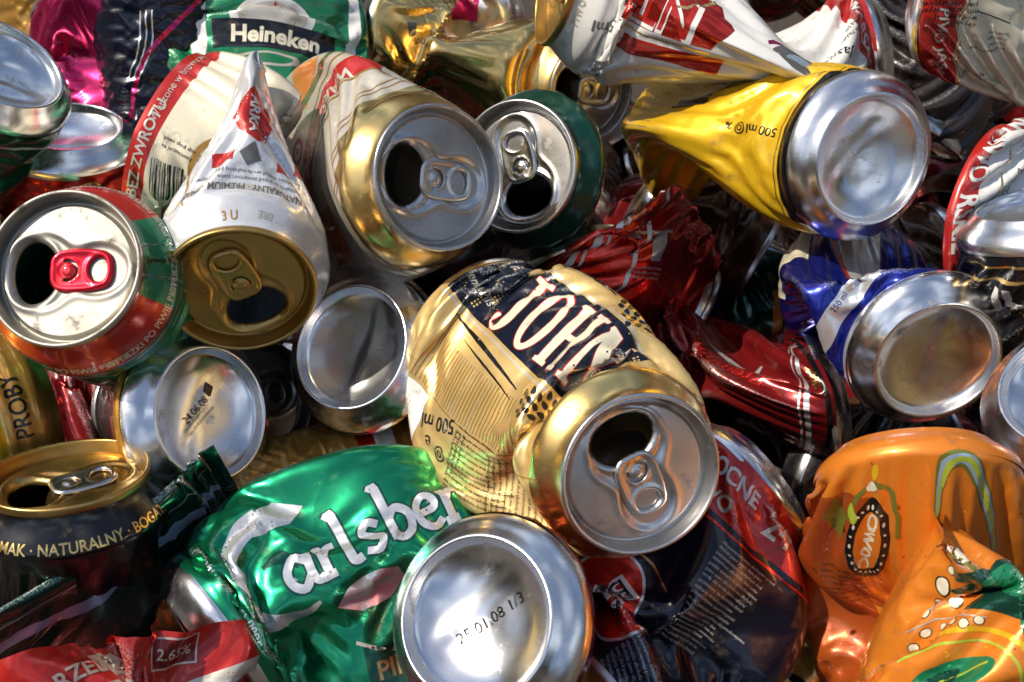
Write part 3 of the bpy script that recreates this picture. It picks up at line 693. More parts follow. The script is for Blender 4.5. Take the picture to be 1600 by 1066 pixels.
a = AR['redtab'] = Art()
for k in range(6): a.text('OPUSZKI PO PIWIE PIATEK', -70 + k * 34, 103, 3.6, 'champagne', off=.01); a.text('MIENIE SUROWCE WTORNE', -60 + k * 34, 97, 3.6, 'champagne', off=.01)
a.stroke([(14, 116), (16, 100), (13, 84)], .8, 'champagne', 1); a.stroke([(20, 116), (23, 100), (20, 84)], 2, 'olive', 1); a.stroke([(27, 116), (29, 100), (27, 84)], .8, 'champagne', 1)
a.rect(6, 70, 40, 114, 'green', 1) ; a.text('PIWO', 24, 98, 6, 'olive', rot=90, lay=3)
a = AR['date'] = Art(); a.text('25.01.08 1/3', 1, 0, 5.0, 'black', off=-.008, sx=1.05)
a = AR['smudge'] = Art(); a.poly([(9, 1), (12.5, 3), (11.5, 6.5), (8.6, 4.5)], 'dark', 2); a.text('24.06.08', 1, 2, 4.2, 'dark', sx=.9); a.lines(-8, -1, 12, 2, 2.3, 1.3, 'grey', seed=60)
a = AR['proby'] = Art()
for k in range(3): a.text('PROBY', 4 - k * 70, 16.5, 9.5, 'black', off=.012, sx=.85)
a.stroke([(-100, 23), (0, 23), (100, 23)], .7, 'gold', 2, smooth=8); a = AR['smak'] = Art()
a.text('· BOGATY SMAK · NATURALNY · BOGATY SMAK', 0, 92.5, 4.6, 'gold', off=.015, sx=1.05)
a.poly([(-14, 60), (30, 68), (32, 60), (0, 52)], 'darkred', 1); a.stroke([(-30, 64), (0, 56), (34, 70)], .8, 'red', 1); a.rect(-40, 40, 40, 50, 'darkred', 1); a.text('PORTER', -6, 45, 7, 'gold', off=.02)
a = AR['leaf'] = Art()
a.stroke([(-4, 16), (-6, 50), (0, 64), (-7, 82), (-1, 104), (-2, 140)], [3, 7, 3, 7, 4, 8], 'skyblue', 1); a.stroke([(9, 20), (6, 60), (9, 100), (6, 150)], .9, 'silverink', 1); a.lines(-12, 10, 30, 3, 2.4, 1.4, 'silverink', rot=90, seed=10)
a = AR['arz'] = Art()
a.poly([(60, 20), (30, 30), (0, 22), (-30, 28), (-60, 20), (-60, 26), (-30, 34), (0, 28), (30, 36), (60, 26)], 'champagne', 1); a.stroke([(60, 29), (30, 38), (0, 30), (-60, 28)], .6, 'white', 1)
a.text('ARZELSKA', 24, 21, 7.5, 'champagne', rot=190, off=.02, lay=4); a.rect(-34, 11.5, -18, 22, 'champagne', 1); a.rect(-33.4, 12.1, -18.6, 21.4, 'darkred', 2); a.text('2.65%', -26, 17, 5, 'champagne', off=.01, rot=180); a.stroke([(18, 12), (4, 30), (-14, 46)], 3, 'champagne', 1)
a.poly([(14, 12), (24, 16), (22, 24), (10, 20)], 'champagne', 1)
a = AR['gold'] = Art()
a.rect(-10, 25, 6, 26, 'ochre', 1); a.poly([(-12, 28), (-5, 33), (-8, 36), (-14, 33)], 'grey', 1); a.lines(8, 30, 18, 6, 2.4, 1.2, 'brown', rot=90, seed=12); a.rect(-30, 122, 40, 122.8, 'champagne', 1); a.text('500', -6, 40, 5, 'grey', rot=120)
a = AR['bow'] = Art()
a.text('500 ml', -13, 152, 7, 'grey', rot=95, off=.015); a.text('PIWO', -12, 167.5, 4, 'champagne', rot=0, off=.02, space=1.5)
a.poly([(-12, 132), (-2, 140), (10, 142), (12, 96), (4, 90), (-10, 94)], 'redm', 1); a.stroke([(-13, 134), (-14, 112), (-12, 94)], .8, 'gold', 2)
a.text('NT', -2, 114, 24, 'white', rot=90, off=.03, sx=.8); a.text('NT', -2, 114, 21, 'red', rot=90, off=.01, lay=4, sx=.8)
a.stroke([(12, 144), (4, 134), (12, 124), (2, 110), (12, 98)], 1.2, 'gold', 3); a.stroke([(14, 140), (8, 128), (15, 116), (8, 104)], .8, 'olive', 3)
a.lines(-19, 136, 34, 3, 2.3, 1.2, 'grey', rot=-90, seed=13); a.poly([(-24, 128), (-17, 128), (-15, 88), (-24, 88)], 'red', 1)
a.disc(6, 66, 8, 10, 'grey', 1, inner=.55); a.disc(6, 66, 4, 6, 'skyblue', 1); a.text('WARSZAWSKIE', 10, 17, 8.5, 'white', rot=180, off=.03); a.text('WARSZAWSKIE', -62, 17, 8.5, 'white', rot=180, off=.03)
a.lines(26, 44, 26, 2, 3, 1.8, 'black', rot=-90, seed=14); a.text('Jasne', 20, 42, 7, 'black', rot=60, shear=.3); a.lines(2, 40, 12, 3, 2.3, 1.2, 'black', rot=-90, seed=15)
a.stroke([(20, 60), (14, 70), (10, 78)], 1.5, 'magenta', 2)
a = AR['yellow'] = Art()
a.text('500 ml', 3, 27, 5.2, 'black', rot=92, off=.01); a.disc(2.6, 37.5, 2.5, 2.5, 'black', 2, inner=.78); a.disc(2.6, 37.5, 1.3, 1.3, 'black', 2, inner=.6); a.text('%', 2.6, 43.5, 4.4, 'black', rot=90, off=.02)
a.stroke([(-100, 18.2), (0, 18.2), (100, 18.2)], .45, 'gold', 2, smooth=8); a.lines(-4, 76, 20, 3, 3, .8, 'grey', rot=90, seed=16); a.poly([(12, 60), (22, 64), (20, 78), (10, 76)], 'brown', 1)
a = AR['corner'] = Art()
a.lines(8, 34, 17, 4, 2.5, 2.2, 'black', rot=-75, seed=17); a.rect(4, 33, 4.4, 50, 'black', 1); a.lines(14, 52, 13, 4, 2.2, 1.4, 'grey', rot=-75, seed=18); a.lines(30, 42, 5, 2, 2.2, 1.4, 'black', rot=-70, seed=19)
a.text('PIWO JASNE', 24, 19, 6, 'champagne', off=.02); a.stroke([(-100, 28), (0, 28), (100, 28)], .6, 'gold', 2, smooth=8)
a = AR['rskie'] = Art()
a.text('RSKIE', 4, 16.5, 9.5, 'white', off=.03); a.text('ZYWE PIWO', -40, 16.5, 9.5, 'white', off=.03); a.stroke([(-100, 28), (0, 28), (100, 28)], .6, 'gold', 2, smooth=8); a.text('z browaru', -6, 36, 6, 'grey', rot=0, shear=.3); a.lines(0, 32, 14, 3, 2.4, 1.3, 'champagne', rot=90, seed=20)
a = AR['blackr'] = Art()
a.rect(-30, 15, 34, 16, 'gold', 1)
a.poly([(-14, 21), (32, 21), (32, 60), (-14, 60)], 'palegold', 1); a.poly([(-12.4, 22.6), (30.4, 22.6), (30.4, 60), (-12.4, 60)], 'black', 2); a.text('JL', 16, 33, 16, 'white', rot=180, off=.03, lay=4); a.text('JL', -2, 33, 16, 'white', rot=180, off=.03, lay=4)
a = AR['bull'] = Art()
a.poly([(8, 40), (22, 40), (34, 80), (12, 86)], 'silverink', 1); a.poly([(-34, 66), (-6, 60), (2, 90), (-34, 96)], 'cream', 1); a.stroke([(6, 34), (8, 50), (4, 90)], [1.5, 3, 1.5], 'red', 2); a.stroke([(-34, 34), (-22, 50), (-30, 62)], 1.4, 'redm', 2)
a.text('250 ml', -12, 26, 3.4, 'blue')
a = AR['dred'] = Art()
for z, w_, m_ in ((18, 1.3, 'silverink'), (20.6, .9, 'silverink'), (12.5, 2.2, 'black')): a.stroke([(-60, z), (0, z), (60, z)], w_, m_, 1, smooth=8)
a.text('SMAK', 10, 14.6, 4.2, 'gold', off=.03); a.stroke([(13, 72), (10.5, 50), (8, 38), (14, 36)], [.8, 2.6, 2.6, 1.4], 'silverink', 1); a.lines(-6, 60, 22, 4, 2.6, 1.3, 'champagne', rot=-90, seed=21); a.text('Premium', -2, 46, 9, 'red', rot=90, shear=.3)
a = AR['red2'] = Art()
for z in (16, 19, 40): a.stroke([(-50, z), (0, z + 1), (60, z)], 1.5, 'white', 1, smooth=8)
a.stroke([(2, 20), (6, 44), (6, 62)], 1.2, 'champagne', 1); a.lines(24, 40, 26, 3, 2.2, 1.2, 'champagne', rot=90, seed=22); a.rect(6, 48, 20, 56, 'silverink', 1)
a = AR['navy'] = Art()
a.text('MOCNE', 9, 17, 8, 'white', off=.03, rot=180); a.text('PIWO', 13, 26.5, 8, 'champagne', off=.03, lay=4, rot=180); a.text('24', -16, 20, 14, 'champagne', off=.02, sx=.8, rot=180)
a.stroke([(-100, 34), (0, 34), (100, 34)], .8, 'redm', 2, smooth=8)
for k in range(19): a.lines(0, 38 + k * 2.1, 27, 1, 2.2, 1.15, 'stone', rot=180, seed=30 + k)
p = ell(26, 82, 15, 24, 40); a.poly(p, 'silverink', 1); a.poly(ell(26, 82, 14, 23, 40), 'redm', 2); a.text('BEER', 25, 82, 14, 'white', rot=70, off=.04, lay=4); a.text('BEER', 25, 82, 13.2, 'navy', rot=70, off=-.005, lay=5)
a.lines(14, 96, 24, 10, 2.2, 1.3, 'skyblue', rot=160, seed=51); a.stroke([(44, 60), (22, 56), (8, 62)], .8, 'gold', 2)
a = AR['orange'] = Art()
a.poly([(60, 14), (14, 22), (24, 60), (18, 110), (60, 110)], 'deeporange', 1)  # shade of the dented left panel, painted as a deeper orange
a.disc(16, 34, 7.5, 12.5, 'black', 2, rot=-15); a.disc(16, 34, 4.6, 9.2, 'orange', 3, rot=-15); a.text('OWOC', 16, 34, 5, 'cream', rot=72, off=.04, lay=4)
for k in range(22):
    t = k / 22 * 2 * math.pi; a.disc(16 + 6.1 * math.cos(t) + 1.6 * math.sin(t), 34 + 10.6 * math.sin(t), .5, .5, 'cream', 3, n=8)
a.stroke(tf(arc(0, 0, 9.5, 14, 10, 170, 14), 15, 32, 1, 165), 1.6, 'olive', 2, smooth=1)
a.disc(21, 25, 1.9, 2.8, 'lime', 3, rot=20); a.disc(14, 19, 1.9, 1.5, 'cream', 3); a.disc(13, 16, 1.2, 1.4, 'yellow', 2); a.poly([(29, 20), (33, 26), (27, 34), (24, 27)], 'olive', 2)
for w_, m_, d in ((4.4, 'olive', 0), (2.9, 'skyblue', 1), (1.5, 'lime', 2)): a.stroke([(-7, 24 + d), (-9, 15 + d), (-17, 14), (-25, 22), (-32, 36), (-36, 52)], [w_ * .4, w_, w_ * 1.1, w_, w_ * .7, w_ * .3], m_, 2 + (d > 0) + (d > 1))
a.stroke([(-8, 30), (-16, 32), (-24, 46), (-28, 62)], [1.5, 2.6, 2, 1], 'lime', 1); a.disc(-34, 58, 6, 9, 'champagne', 1, inner=.7); a.lines(20, 60, 22, 8, 2.3, 1.2, 'brown', seed=61)
for k in range(60):
    rs_ = random.Random(k); a.disc(rs_.uniform(-50, 50), rs_.uniform(12, 100), .4, .4, 'yellow' if k % 2 else 'deeporange', 1, n=7)
a = AR['orange2'] = Art()
def fr(u, z): return (u, z)
a.poly(smoothprof([(-4, 34), (4, 33), (7, 36), (1, 38), (10, 41), (2, 44), (9, 48), (1, 50), (6, 55), (-4, 57), (-16, 60), (-22, 46), (-14, 38), (-4, 34)], 5), 'darkgreen', 3)
a.poly(smoothprof([(-8, 37), (-2, 39), (-6, 43), (-2, 47), (-10, 52), (-15, 45), (-8, 37)], 5), 'green', 4)
a.stroke([(-4, 34), (0, 26), (4, 18), (6, 12)], [1.5, .8, .7, .5], 'olive', 3); a.stroke([(-12, 40), (-14, 60), (-20, 78), (-26, 96)], [3, 6, 5, 8], 'green', 3); a.stroke([(-18, 52), (-24, 70), (-30, 90)], [2, 4, 5], 'darkgreen', 2)
for u_, z_, r_ in ((13, 40, 2.6), (7, 29, 1.8), (9, 34, 1.3), (16, 47, 1.5), (9, 52, 1.7), (17, 55, 1.2), (12, 61, 1.2), (8, 60, 1.1), (4, 61, 1.3), (18, 62, 1.3), (0, 60, 1.2), (-3, 28, 2.4), (22, 66, 1.4), (2, 24, 1.2), (5, 25, 1), (8, 24, .9), (-8, 22, 1.3)): a.disc(u_, z_, r_, r_ * 1.15, 'cream', 3, inner=0); a.disc(u_, z_, r_ * 1.25, r_ * 1.4, 'brown', 2)
a.stroke([(22, 74), (12, 65), (0, 63), (-12, 68), (-18, 80)], 1.8, 'yellow', 2); a.stroke([(22, 78), (12, 69), (0, 67), (-10, 72), (-15, 84)], .9, 'lime', 2)
a.poly(smoothprof([(20, 88), (14, 78), (4, 73), (-6, 74), (-3, 82), (6, 90), (20, 88)], 5), 'green', 3); a.stroke([(18, 87), (8, 81), (-4, 75)], .8, 'lime', 4); a.poly(smoothprof([(17, 87), (12, 80), (5, 77), (8, 85), (17, 87)], 4), 'darkgreen', 4)
a.text('A', 16, 52, 8, 'champagne', rot=20, off=.03, lay=4); a.stroke([(24, 60), (14, 58), (6, 58), (-2, 59)], .5, 'champagne', 3)
for k in range(70):
    rs_ = random.Random(k + 99); a.disc(rs_.uniform(-50, 50), rs_.uniform(8, 100), .4, .4, 'yellow' if k % 2 else 'deeporange', 1, n=7)
a.v = [(p[0], p[1] * .82) for p in a.v]
a = AR['star'] = Art()
a.disc(2, 76, 20, 15, 'white', 1); a.disc(2, 76, 16, 11.5, 'champagne', 2); st = [((3.8 if k % 2 == 0 else 1.5) * math.sin(k * math.pi / 5), (3.8 if k % 2 == 0 else 1.5) * math.cos(k * math.pi / 5)) for k in range(10)]
a.poly(tf(st, 3, 83, 1.35, 0), 'red', 4); a.poly([(-27, 74), (34, 70), (34, 54), (-27, 58)], 'black', 3); a.text('Heineken', 4, 64.5, 12.5, 'cream', off=.035, lay=5, rot=-3, sx=.92)
a.rect(-38, 30, -30, 110, 'white', 1); a.rect(40, 30, 46, 110, 'white', 1); a.disc(0, 47, 16, 6, 'champagne', 2); a.disc(0, 47, 12, 4, 'green', 3); a.text('BEER', 0, 92, 5, 'green', off=.02, lay=4)
a = AR['lines'] = Art()
for k in range(3): a.stroke([(4 + 3 * k, 26), (6 + 3 * k, 44), (14 + 3 * k, 60)], .7, 'silverink', 1)
a.stroke([(-20, 20), (10, 50), (20, 80)], 2.5, 'magenta', 1)
a = AR['dg'] = Art(); a.stroke([(-60, 16), (0, 18), (60, 16)], 1.2, 'silverink', 1, smooth=8); a.rect(-10, 24, 10, 30, 'darkred', 1)
a = AR['smallred'] = Art(); a.disc(-8, 17, 5, 4, 'gold', 1); a.disc(-8, 17, 3, 2.2, 'black', 2)
a = AR['foil'] = Art(); a.poly([(-30, 60), (10, 64), (16, 84), (-20, 90)], 'blue', 1); a.poly([(-10, 30), (6, 26), (10, 44), (-8, 48)], 'magenta', 1); a.poly([(8, 40), (26, 44), (20, 60)], 'skyblue', 1)
a = AR['bg'] = Art(); a.stroke([(8, 30), (0, 34), (8, 40), (-4, 44)], 2.2, 'black', 1, smooth=1); a.rect(10, 16, 20, 24, 'black', 1); a.stroke([(-20, 20), (-10, 40), (-24, 60)], 3, 'black', 1)
a = AR['dark1'] = Art(); a.text('BEER', 2, 60, 9, 'ochre', rot=80, off=.02); a.rect(-24, 30, -18, 70, 'orange', 1)

# ------------------------------------------------------------------ the cans
AR = globals().get("AR", {})

E = pose
can('drink_can', 'large gold can across the middle with big cream letters on black', 160,
    lid=E(1003, 743, 4.85, -35, 28), base=E(738, 503, 3.85, 132, 138), mids=[(55, 768, 570, 432, .56, 0), (100, 862, 640, 402, .58, 0)],
    body='palegold', mouth=112, seed=3, dents=[(-20, 118, 22, 12, -.5), (62, 100, 24, 9, .5)], noise=.12, bands=[(144, 170, 'gold')], art=AR.get('john'))
can('drink_can', 'bare silver can bottom at the lower edge with a date printed on its dome', 116,
    base=E(741, 966, 5.25, 172, 28), lid=E(835, 990, 3.9, -5, 155), vis='base', body='darkred', seed=5, noise=.4, base_art=AR.get('date'), base_rot=33)
can('drink_can', 'crushed green can with large pale script lettering left of the lowest silver bottom', 165,
    base=E(312, 1018, 4.45, 213, 88), lid=E(860, 870, 4.1, 10, 88), vis='base', mids=[(55, 455, 950, 400, .5, 0), (105, 640, 895, 405, .38, 0)], body='greenm', seed=7, noise=.25,
    dents=[(-52, 66, 22, 9, .7), (40, 50, 26, 12, -.5), (30, 95, 30, 12, .6)], basem='alu', art=AR.get('green'))
can('drink_can', 'white can pinched to a point above its brass coloured lid', 165,
    lid=E(376, 456, 4.3, -91, 35), base=E(404, 142, 3.7, 90, 88), mids=[(60, 397, 235, 466, .22, 90)], hidk=.05, hidphi=90, show=('body', 'lid'), body='pearl', lidm='gold_lid', tabm='gold_lid', mouth=-58, seed=9, noise=.12, fitmin=.4, art=AR.get('cone'))
can('drink_can', 'cream can with a barcode and a red end band behind the pinched white can', 165,
    base=E(222, 212, 3.8, 160, 116), lid=E(425, 335, 3.45, -15, 92), vis='base', mids=[(60, 312, 236, 452, .36, 0)], endk=.8, hidk=.2, hidphi=5, body='cream', bands=[(0, 18, 'red')], basem='red', show=('body',), seed=11, noise=.15, art=AR.get('cream'), fitmin=.4)
can('drink_can', 'white and red printed can with a gold shoulder and a silver lid', 165,
    lid=E(689, 278, 4.25, 8, 31), base=E(430, 300, 3.1, 180, 120), mids=[(105, 548, 268, 462, .42, 0), (60, 480, 285, 520, .35, 0)], body='champagne', bands=[(143, 170, 'gold')], mouth=172, seed=13, noise=.3, art=AR.get('warka'))
can('drink_can', 'green can with a grey lid tucked behind the gold shouldered can', 116,
    lid=E(805, 260, 3.85, 170, 30), base=E(862, 290, 3.0, -15, 150), body='darkgreen', mouth=-78, seed=15)
can('drink_can', 'green and red can at the left edge with a bright red pull tab', 116,
    lid=E(97, 418, 4.6, 150, 28), body='green', lidm='lid_matte', tabm='redtab', mouth=184, seed=17, bands=[(97, 120, 'red')], art=AR.get('redtab'))
can('drink_can', 'silver can bottom between the brass lid and the large gold can', 116, base=E(547, 541, 4.0, 155, 35), lid=E(600, 520, 2.95, 0, 155), vis='base', body='alu_dull', seed=19)
can('drink_can', 'silver can bottom with a dark smudge and a black and orange wall', 116, base=E(332, 645, 4.2, 10, 37), lid=E(215, 640, 3.2, 180, 140), vis='base', bands=[(0, 16, 'ochre'), (21, 24, 'orange')], body='dark', seed=21, base_art=AR.get('smudge'), base_rot=52)
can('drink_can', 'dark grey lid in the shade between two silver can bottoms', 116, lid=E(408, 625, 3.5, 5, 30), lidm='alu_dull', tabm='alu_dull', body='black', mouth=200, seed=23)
can('drink_can', 'yellow can with an orange lettered band under the can with the red tab', 165, base=E(66, 640, 3.95, 15, 104), body='yellow', seed=25, bands=[(0, 23, 'ochre')], basem='ochre', art=AR.get('proby'))
can('drink_can', 'black can with a gold rimmed lid and a ring of small gold words', 165,
    lid=E(105, 737, 4.55, 98, 65), mids=[(115, 105, 850, 410, .9, 0)], base=E(80, 890, 3.9, 250, 112), body='black', lidm='gold_lid', tabm='alu_lid', mouth=192, seed=27, noise=.25, art=AR.get('smak'))
can('drink_can', 'flattened dark green can with a pale stripe beside the black gold-rimmed can', 165,
    base=E(425, 778, 3.98, 30, 92), lid=E(-40, 1140, 4.5, 215, 92), vis='base', mids=[(50, 322, 858, 436, .12, 118), (100, 190, 975, 416, .13, 118)], endk=.12, endphi=122, show=('body',), body='darkgreen', seed=29, noise=.2, art=AR.get('leaf'))
can('drink_can', 'crumpled red can with pale bands at the bottom left corner', 165,
    base=E(200, 968, 4.8, 95, 114), lid=E(210, 1300, 4.6, -90, 90), vis='base', body='red', seed=31, noise=1.1, loose=True, mids=[(60, 205, 1100, 362, .8, 0)], dents=[(-10, 14, 12, 12, .5), (35, 18, 14, 14, -.6), (-45, 16, 14, 12, .4), (-30, 30, 22, 18, .5), (25, 34, 24, 20, -.4), (0, 22, 12, 10), (60, 30, 20, 14), (-65, 34, 20, 14)], basem='red', endk=.82, endphi=0, art=AR.get('arz'), show=('body',))
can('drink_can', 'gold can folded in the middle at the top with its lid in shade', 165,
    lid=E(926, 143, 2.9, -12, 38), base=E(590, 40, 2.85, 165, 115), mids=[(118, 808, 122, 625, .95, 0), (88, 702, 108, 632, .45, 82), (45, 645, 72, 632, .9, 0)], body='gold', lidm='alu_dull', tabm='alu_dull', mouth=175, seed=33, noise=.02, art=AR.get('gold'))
can('drink_can', 'long white and red can twisted to a bow tie along the top edge', 165,
    lid=E(868, -30, 3.7, 165, 75), base=E(1368, 88, 3.3, 5, 108), mids=[(112, 1000, -2, 480, .9, 0), (50, 1224, 108, 490, .06, 85)], body='white', bands=[(0, 24, 'red')], lidm='gold_lid', tabm='gold_lid', mouth=0, seed=35, noise=.2, art=AR.get('bow'))
can('drink_can', 'yellow can pinched behind its large silver bottom with a black ring', 165,
    base=E(1364, 250, 4.05, -14, 36), lid=E(1025, 215, 2.85, 185, 115), vis='base', mids=[(40, 1240, 225, 475, .95, 0), (82, 1118, 186, 515, .30, 82), (115, 1056, 205, 550, .65, 0)], body='yellow', bands=[(0, 17, 'black')], seed=37, noise=.12, art=AR.get('yellow'))
can('drink_can', 'cream can with a red end band and small print at the top right corner', 165,
    base=E(1475, -20, 3.9, 160, 118), lid=E(1950, 130, 3.6, -20, 90), vis='base', body='cream', bands=[(0, 27, 'red')], seed=39, dents=[(-20, 60, 26, 12)], art=AR.get('corner'), show=('body', 'base'))
can('drink_can', 'white can with a lettered red band at the right edge behind the black can', 165,
    base=E(1500, 335, 3.75, 168, 118), endk=.85, lid=E(1950, 330, 3.4, -10, 90), vis='base', body='white', bands=[(0, 20, 'red')], seed=41, basem='red', art=AR.get('rskie'), noise=.15, show=('body',))
can('drink_can', 'black can with a gold outlined panel at the right edge and its silver end up', 116,
    base=E(1634, 316, 4.15, 95, 76), lid=E(1645, 690, 3.65, -86, 104), vis='base', body='black', seed=43, noise=.1, art=AR.get('blackr'))
can('drink_can', 'blue and silver can pinched behind its silver bottom at the right', 116,
    base=E(1466, 566, 4.05, -52, 38), mids=[(44, 1396, 474, 468, .16, 60), (75, 1318, 440, 495, .85, 0)], lid=E(1270, 432, 3.2, 180, 116), vis='base', body='blue', bands=[(0, 28, 'silverink'), (13, 20, 'blue')], seed=45, noise=.04, art=AR.get('bull'), show=('body', 'base'), fitmin=.35, basem='alu')
can('drink_can', 'dark red can with silver stripes wedged between the large gold can and the blue can', 165,
    base=E(1300, 612, 3.5, 15, 104), mids=[(60, 1180, 585, 525, .5, 70)], lid=E(1000, 560, 3.1, 195, 95), vis='base', endk=.8, endphi=90, body='darkred', seed=47, noise=.5, dents=[(20, 45, 30, 14, .5), (-30, 60, 26, 12)], art=AR.get('dred'), show=('body', 'base'))
can('drink_can', 'crushed red can with white stripes just above the large gold can', 165,
    base=E(893, 394, 3.5, 112, 110), mids=[(50, 960, 418, 505, .4, 60)], lid=E(1075, 490, 3.1, -30, 110), vis='base', endk=.75, endphi=70, body='redm', seed=49, noise=.08, fitmin=.4, art=AR.get('red2'))
can('drink_can', 'dark blue can with a red lettered end band and rows of fine pale print', 165,
    base=E(1187, 750, 4.05, 40, 108), mids=[(55, 1110, 870, 420, .7, 0), (95, 1040, 960, 410, .5, 0)], lid=E(950, 1090, 4.3, 220, 85), vis='base', body='navy', bands=[(0, 31, 'red')], seed=51, noise=.4, dents=[(-20, 80, 36, 18, .6), (30, 60, 26, 10, -.5)], art=AR.get('navy'))
OR = can('drink_can', 'orange fruit drink can crushed and folded at the lower right corner', 165,
    base=E(1430, 712, 4.65, 95, 112), lid=E(1450, 1230, 4.4, -85, 85), vis='base', mids=[(50, 1425, 870, 400, .8, 0), (105, 1440, 1020, 405, .8, 0)], body='orange', seed=53, noise=.7, dents=[(35, 70, 34, 20, .5), (-50, 50, 30, 10)], basem='orange', art=AR.get('orange'))
can('drink_can', 'front fold', 165, onto=OR, lid=E(1500, 1250, 5.3, -88, 92), base=E(1462, 752, 4.85, 96, 86), hidk=.06, hidphi=90, mids=[(60, 1492, 960, 348, .62, 60)], show=('body',), body='orange', seed=54, noise=.25, fitmin=.4, art=AR.get('orange2'))
can('drink_can', 'silver and pale gold can cut by the right edge above the orange can', 165, base=E(1682, 602, 4.6, 108, 35), body='palegold', seed=55)
can('drink_can', 'green can with a red star and a black banner at the top left', 165,
    lid=E(425, -160, 3.0, 88, 90), base=E(415, 230, 3.2, -92, 90), mids=[(100, 420, 10, 575, .45, 0), (60, 418, 90, 570, .4, 0)], body='green', seed=57, noise=.3, art=AR.get('star'))
can('drink_can', 'magenta can bent beside the silver ended can at the top left', 165,
    base=E(150, -10, 3.0, 100, 112), lid=E(175, 320, 2.9, -90, 90), vis='base', mids=[(70, 175, 120, 590, .6, 20)], body='magenta', seed=59, dents=[(20, 40, 25, 12)], noise=.3)
can('drink_can', 'black can with thin silver lines between the magenta can and the green star can', 165,
    base=E(245, -60, 3.1, 95, 95), body='navy', seed=60, noise=.3, art=AR.get('lines'))
can('drink_can', 'silver ended dark green can cut by the left edge near the top', 116, base=E(8, 97, 3.7, 60, 52), body='darkgreen', seed=61, art=AR.get('dg'))
can('drink_can', 'small dark red can with its silver end up beside the cream can', 116, base=E(104, 196, 3.35, 95, 64), body='redm', seed=63, art=AR.get('smallred'))
can('drink_can', 'shiny crumpled silver foil can at the top edge behind the folded gold can', 116,
    base=E(810, 0, 2.6, 10, 95), mids=[(50, 700, 10, 680, .5, 0)], body='alu', seed=65, noise=1.5, art=AR.get('foil'))
can('drink_can', 'brown gold can with black marks under the orange can at the bottom', 116, base=E(1340, 1000, 3.9, 10, 100), body='ochre', seed=67, noise=.5, art=AR.get('bg'))
can('drink_can', 'dull gold can with a red band showing as a sliver above the green script can', 165, base=E(690, 745, 3.7, 14, 100), body='ochre', seed=69, bands=[(20, 28, 'white'), (28, 36, 'red')])
can('drink_can', 'green can end showing as a bright arc behind the cream can', 116, base=E(505, 205, 3.1, 100, 62), body='green', seed=71)
can('drink_can', 'tan can crushed flat at the top left corner', 165, base=E(80, -60, 2.8, 100, 95), body='ochre', seed=73)
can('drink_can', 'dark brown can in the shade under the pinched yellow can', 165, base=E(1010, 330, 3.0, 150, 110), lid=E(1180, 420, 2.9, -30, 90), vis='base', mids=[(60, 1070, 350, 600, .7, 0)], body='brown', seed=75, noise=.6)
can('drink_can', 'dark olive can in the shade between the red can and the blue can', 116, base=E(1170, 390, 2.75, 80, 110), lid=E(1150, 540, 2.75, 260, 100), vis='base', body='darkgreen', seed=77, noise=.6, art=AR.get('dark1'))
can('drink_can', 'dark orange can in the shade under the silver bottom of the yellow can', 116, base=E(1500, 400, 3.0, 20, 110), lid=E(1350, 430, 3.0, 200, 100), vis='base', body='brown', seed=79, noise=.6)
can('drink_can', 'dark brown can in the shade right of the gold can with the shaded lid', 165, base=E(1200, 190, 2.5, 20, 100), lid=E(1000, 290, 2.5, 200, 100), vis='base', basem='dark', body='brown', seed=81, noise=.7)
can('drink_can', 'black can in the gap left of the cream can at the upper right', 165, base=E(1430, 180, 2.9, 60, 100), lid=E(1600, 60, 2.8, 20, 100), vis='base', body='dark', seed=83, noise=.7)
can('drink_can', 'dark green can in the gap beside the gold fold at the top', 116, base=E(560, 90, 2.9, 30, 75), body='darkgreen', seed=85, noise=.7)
can('drink_can', 'dark red can in the gap between the orange banded can and the smudged bottom', 165, base=E(180, 590, 3.1, 30, 100), lid=E(100, 800, 3.2, 240, 100), vis='base', body='darkred', seed=87, noise=.7)
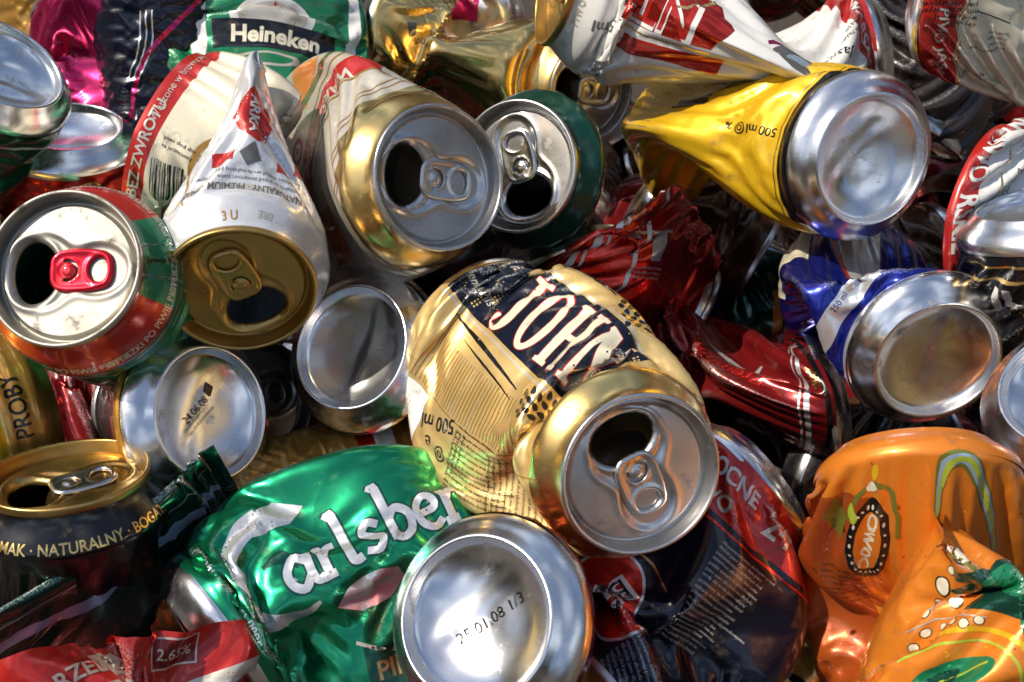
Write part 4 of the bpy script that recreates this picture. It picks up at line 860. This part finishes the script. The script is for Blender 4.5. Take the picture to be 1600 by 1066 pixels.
can('drink_can', 'black can in the gap above the orange fruit drink can', 165, base=E(1240, 730, 3.3, 160, 100), lid=E(1500, 700, 3.2, 20, 100), vis='base', body='dark', seed=89, noise=.7)
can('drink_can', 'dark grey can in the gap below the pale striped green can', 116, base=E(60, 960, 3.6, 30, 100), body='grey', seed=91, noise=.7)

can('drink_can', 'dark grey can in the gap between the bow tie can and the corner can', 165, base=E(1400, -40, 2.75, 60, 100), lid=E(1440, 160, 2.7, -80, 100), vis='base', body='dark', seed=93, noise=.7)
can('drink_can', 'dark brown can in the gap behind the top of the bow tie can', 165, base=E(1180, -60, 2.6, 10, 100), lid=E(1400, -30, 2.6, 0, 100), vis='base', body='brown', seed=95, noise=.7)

# ------------------------------------------------------------------ deeper cans and what the heap rests on
def deep_cans():
    rs = random.Random(4); src = [o for o in COL.objects if o.parent is None and o.type == 'EMPTY' and o.get('category')]
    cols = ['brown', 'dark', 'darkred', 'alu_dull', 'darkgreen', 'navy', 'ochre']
    protos = []
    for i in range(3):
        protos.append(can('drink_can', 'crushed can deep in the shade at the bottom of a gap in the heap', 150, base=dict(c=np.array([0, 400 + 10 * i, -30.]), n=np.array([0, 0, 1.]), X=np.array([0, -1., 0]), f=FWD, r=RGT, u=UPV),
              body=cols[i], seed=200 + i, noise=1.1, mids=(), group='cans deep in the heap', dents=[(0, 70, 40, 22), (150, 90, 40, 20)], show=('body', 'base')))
    n = 0
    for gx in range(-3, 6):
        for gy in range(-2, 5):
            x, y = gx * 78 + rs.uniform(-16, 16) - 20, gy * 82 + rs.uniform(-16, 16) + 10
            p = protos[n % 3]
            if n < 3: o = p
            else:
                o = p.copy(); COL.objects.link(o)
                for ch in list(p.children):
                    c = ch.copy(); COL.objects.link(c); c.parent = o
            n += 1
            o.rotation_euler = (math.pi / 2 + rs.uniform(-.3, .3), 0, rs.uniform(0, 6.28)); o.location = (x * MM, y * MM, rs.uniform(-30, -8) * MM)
deep_cans()
g = link('ground', [(-3000, -3000, -66), (3000, -3000, -66), (3000, 3000, -66), (-3000, 3000, -66)], [(0, 1, 2, 3)], [metal('earth', (.045, .035, .028), 0, .9, scale=40)])
g['kind'] = 'structure'
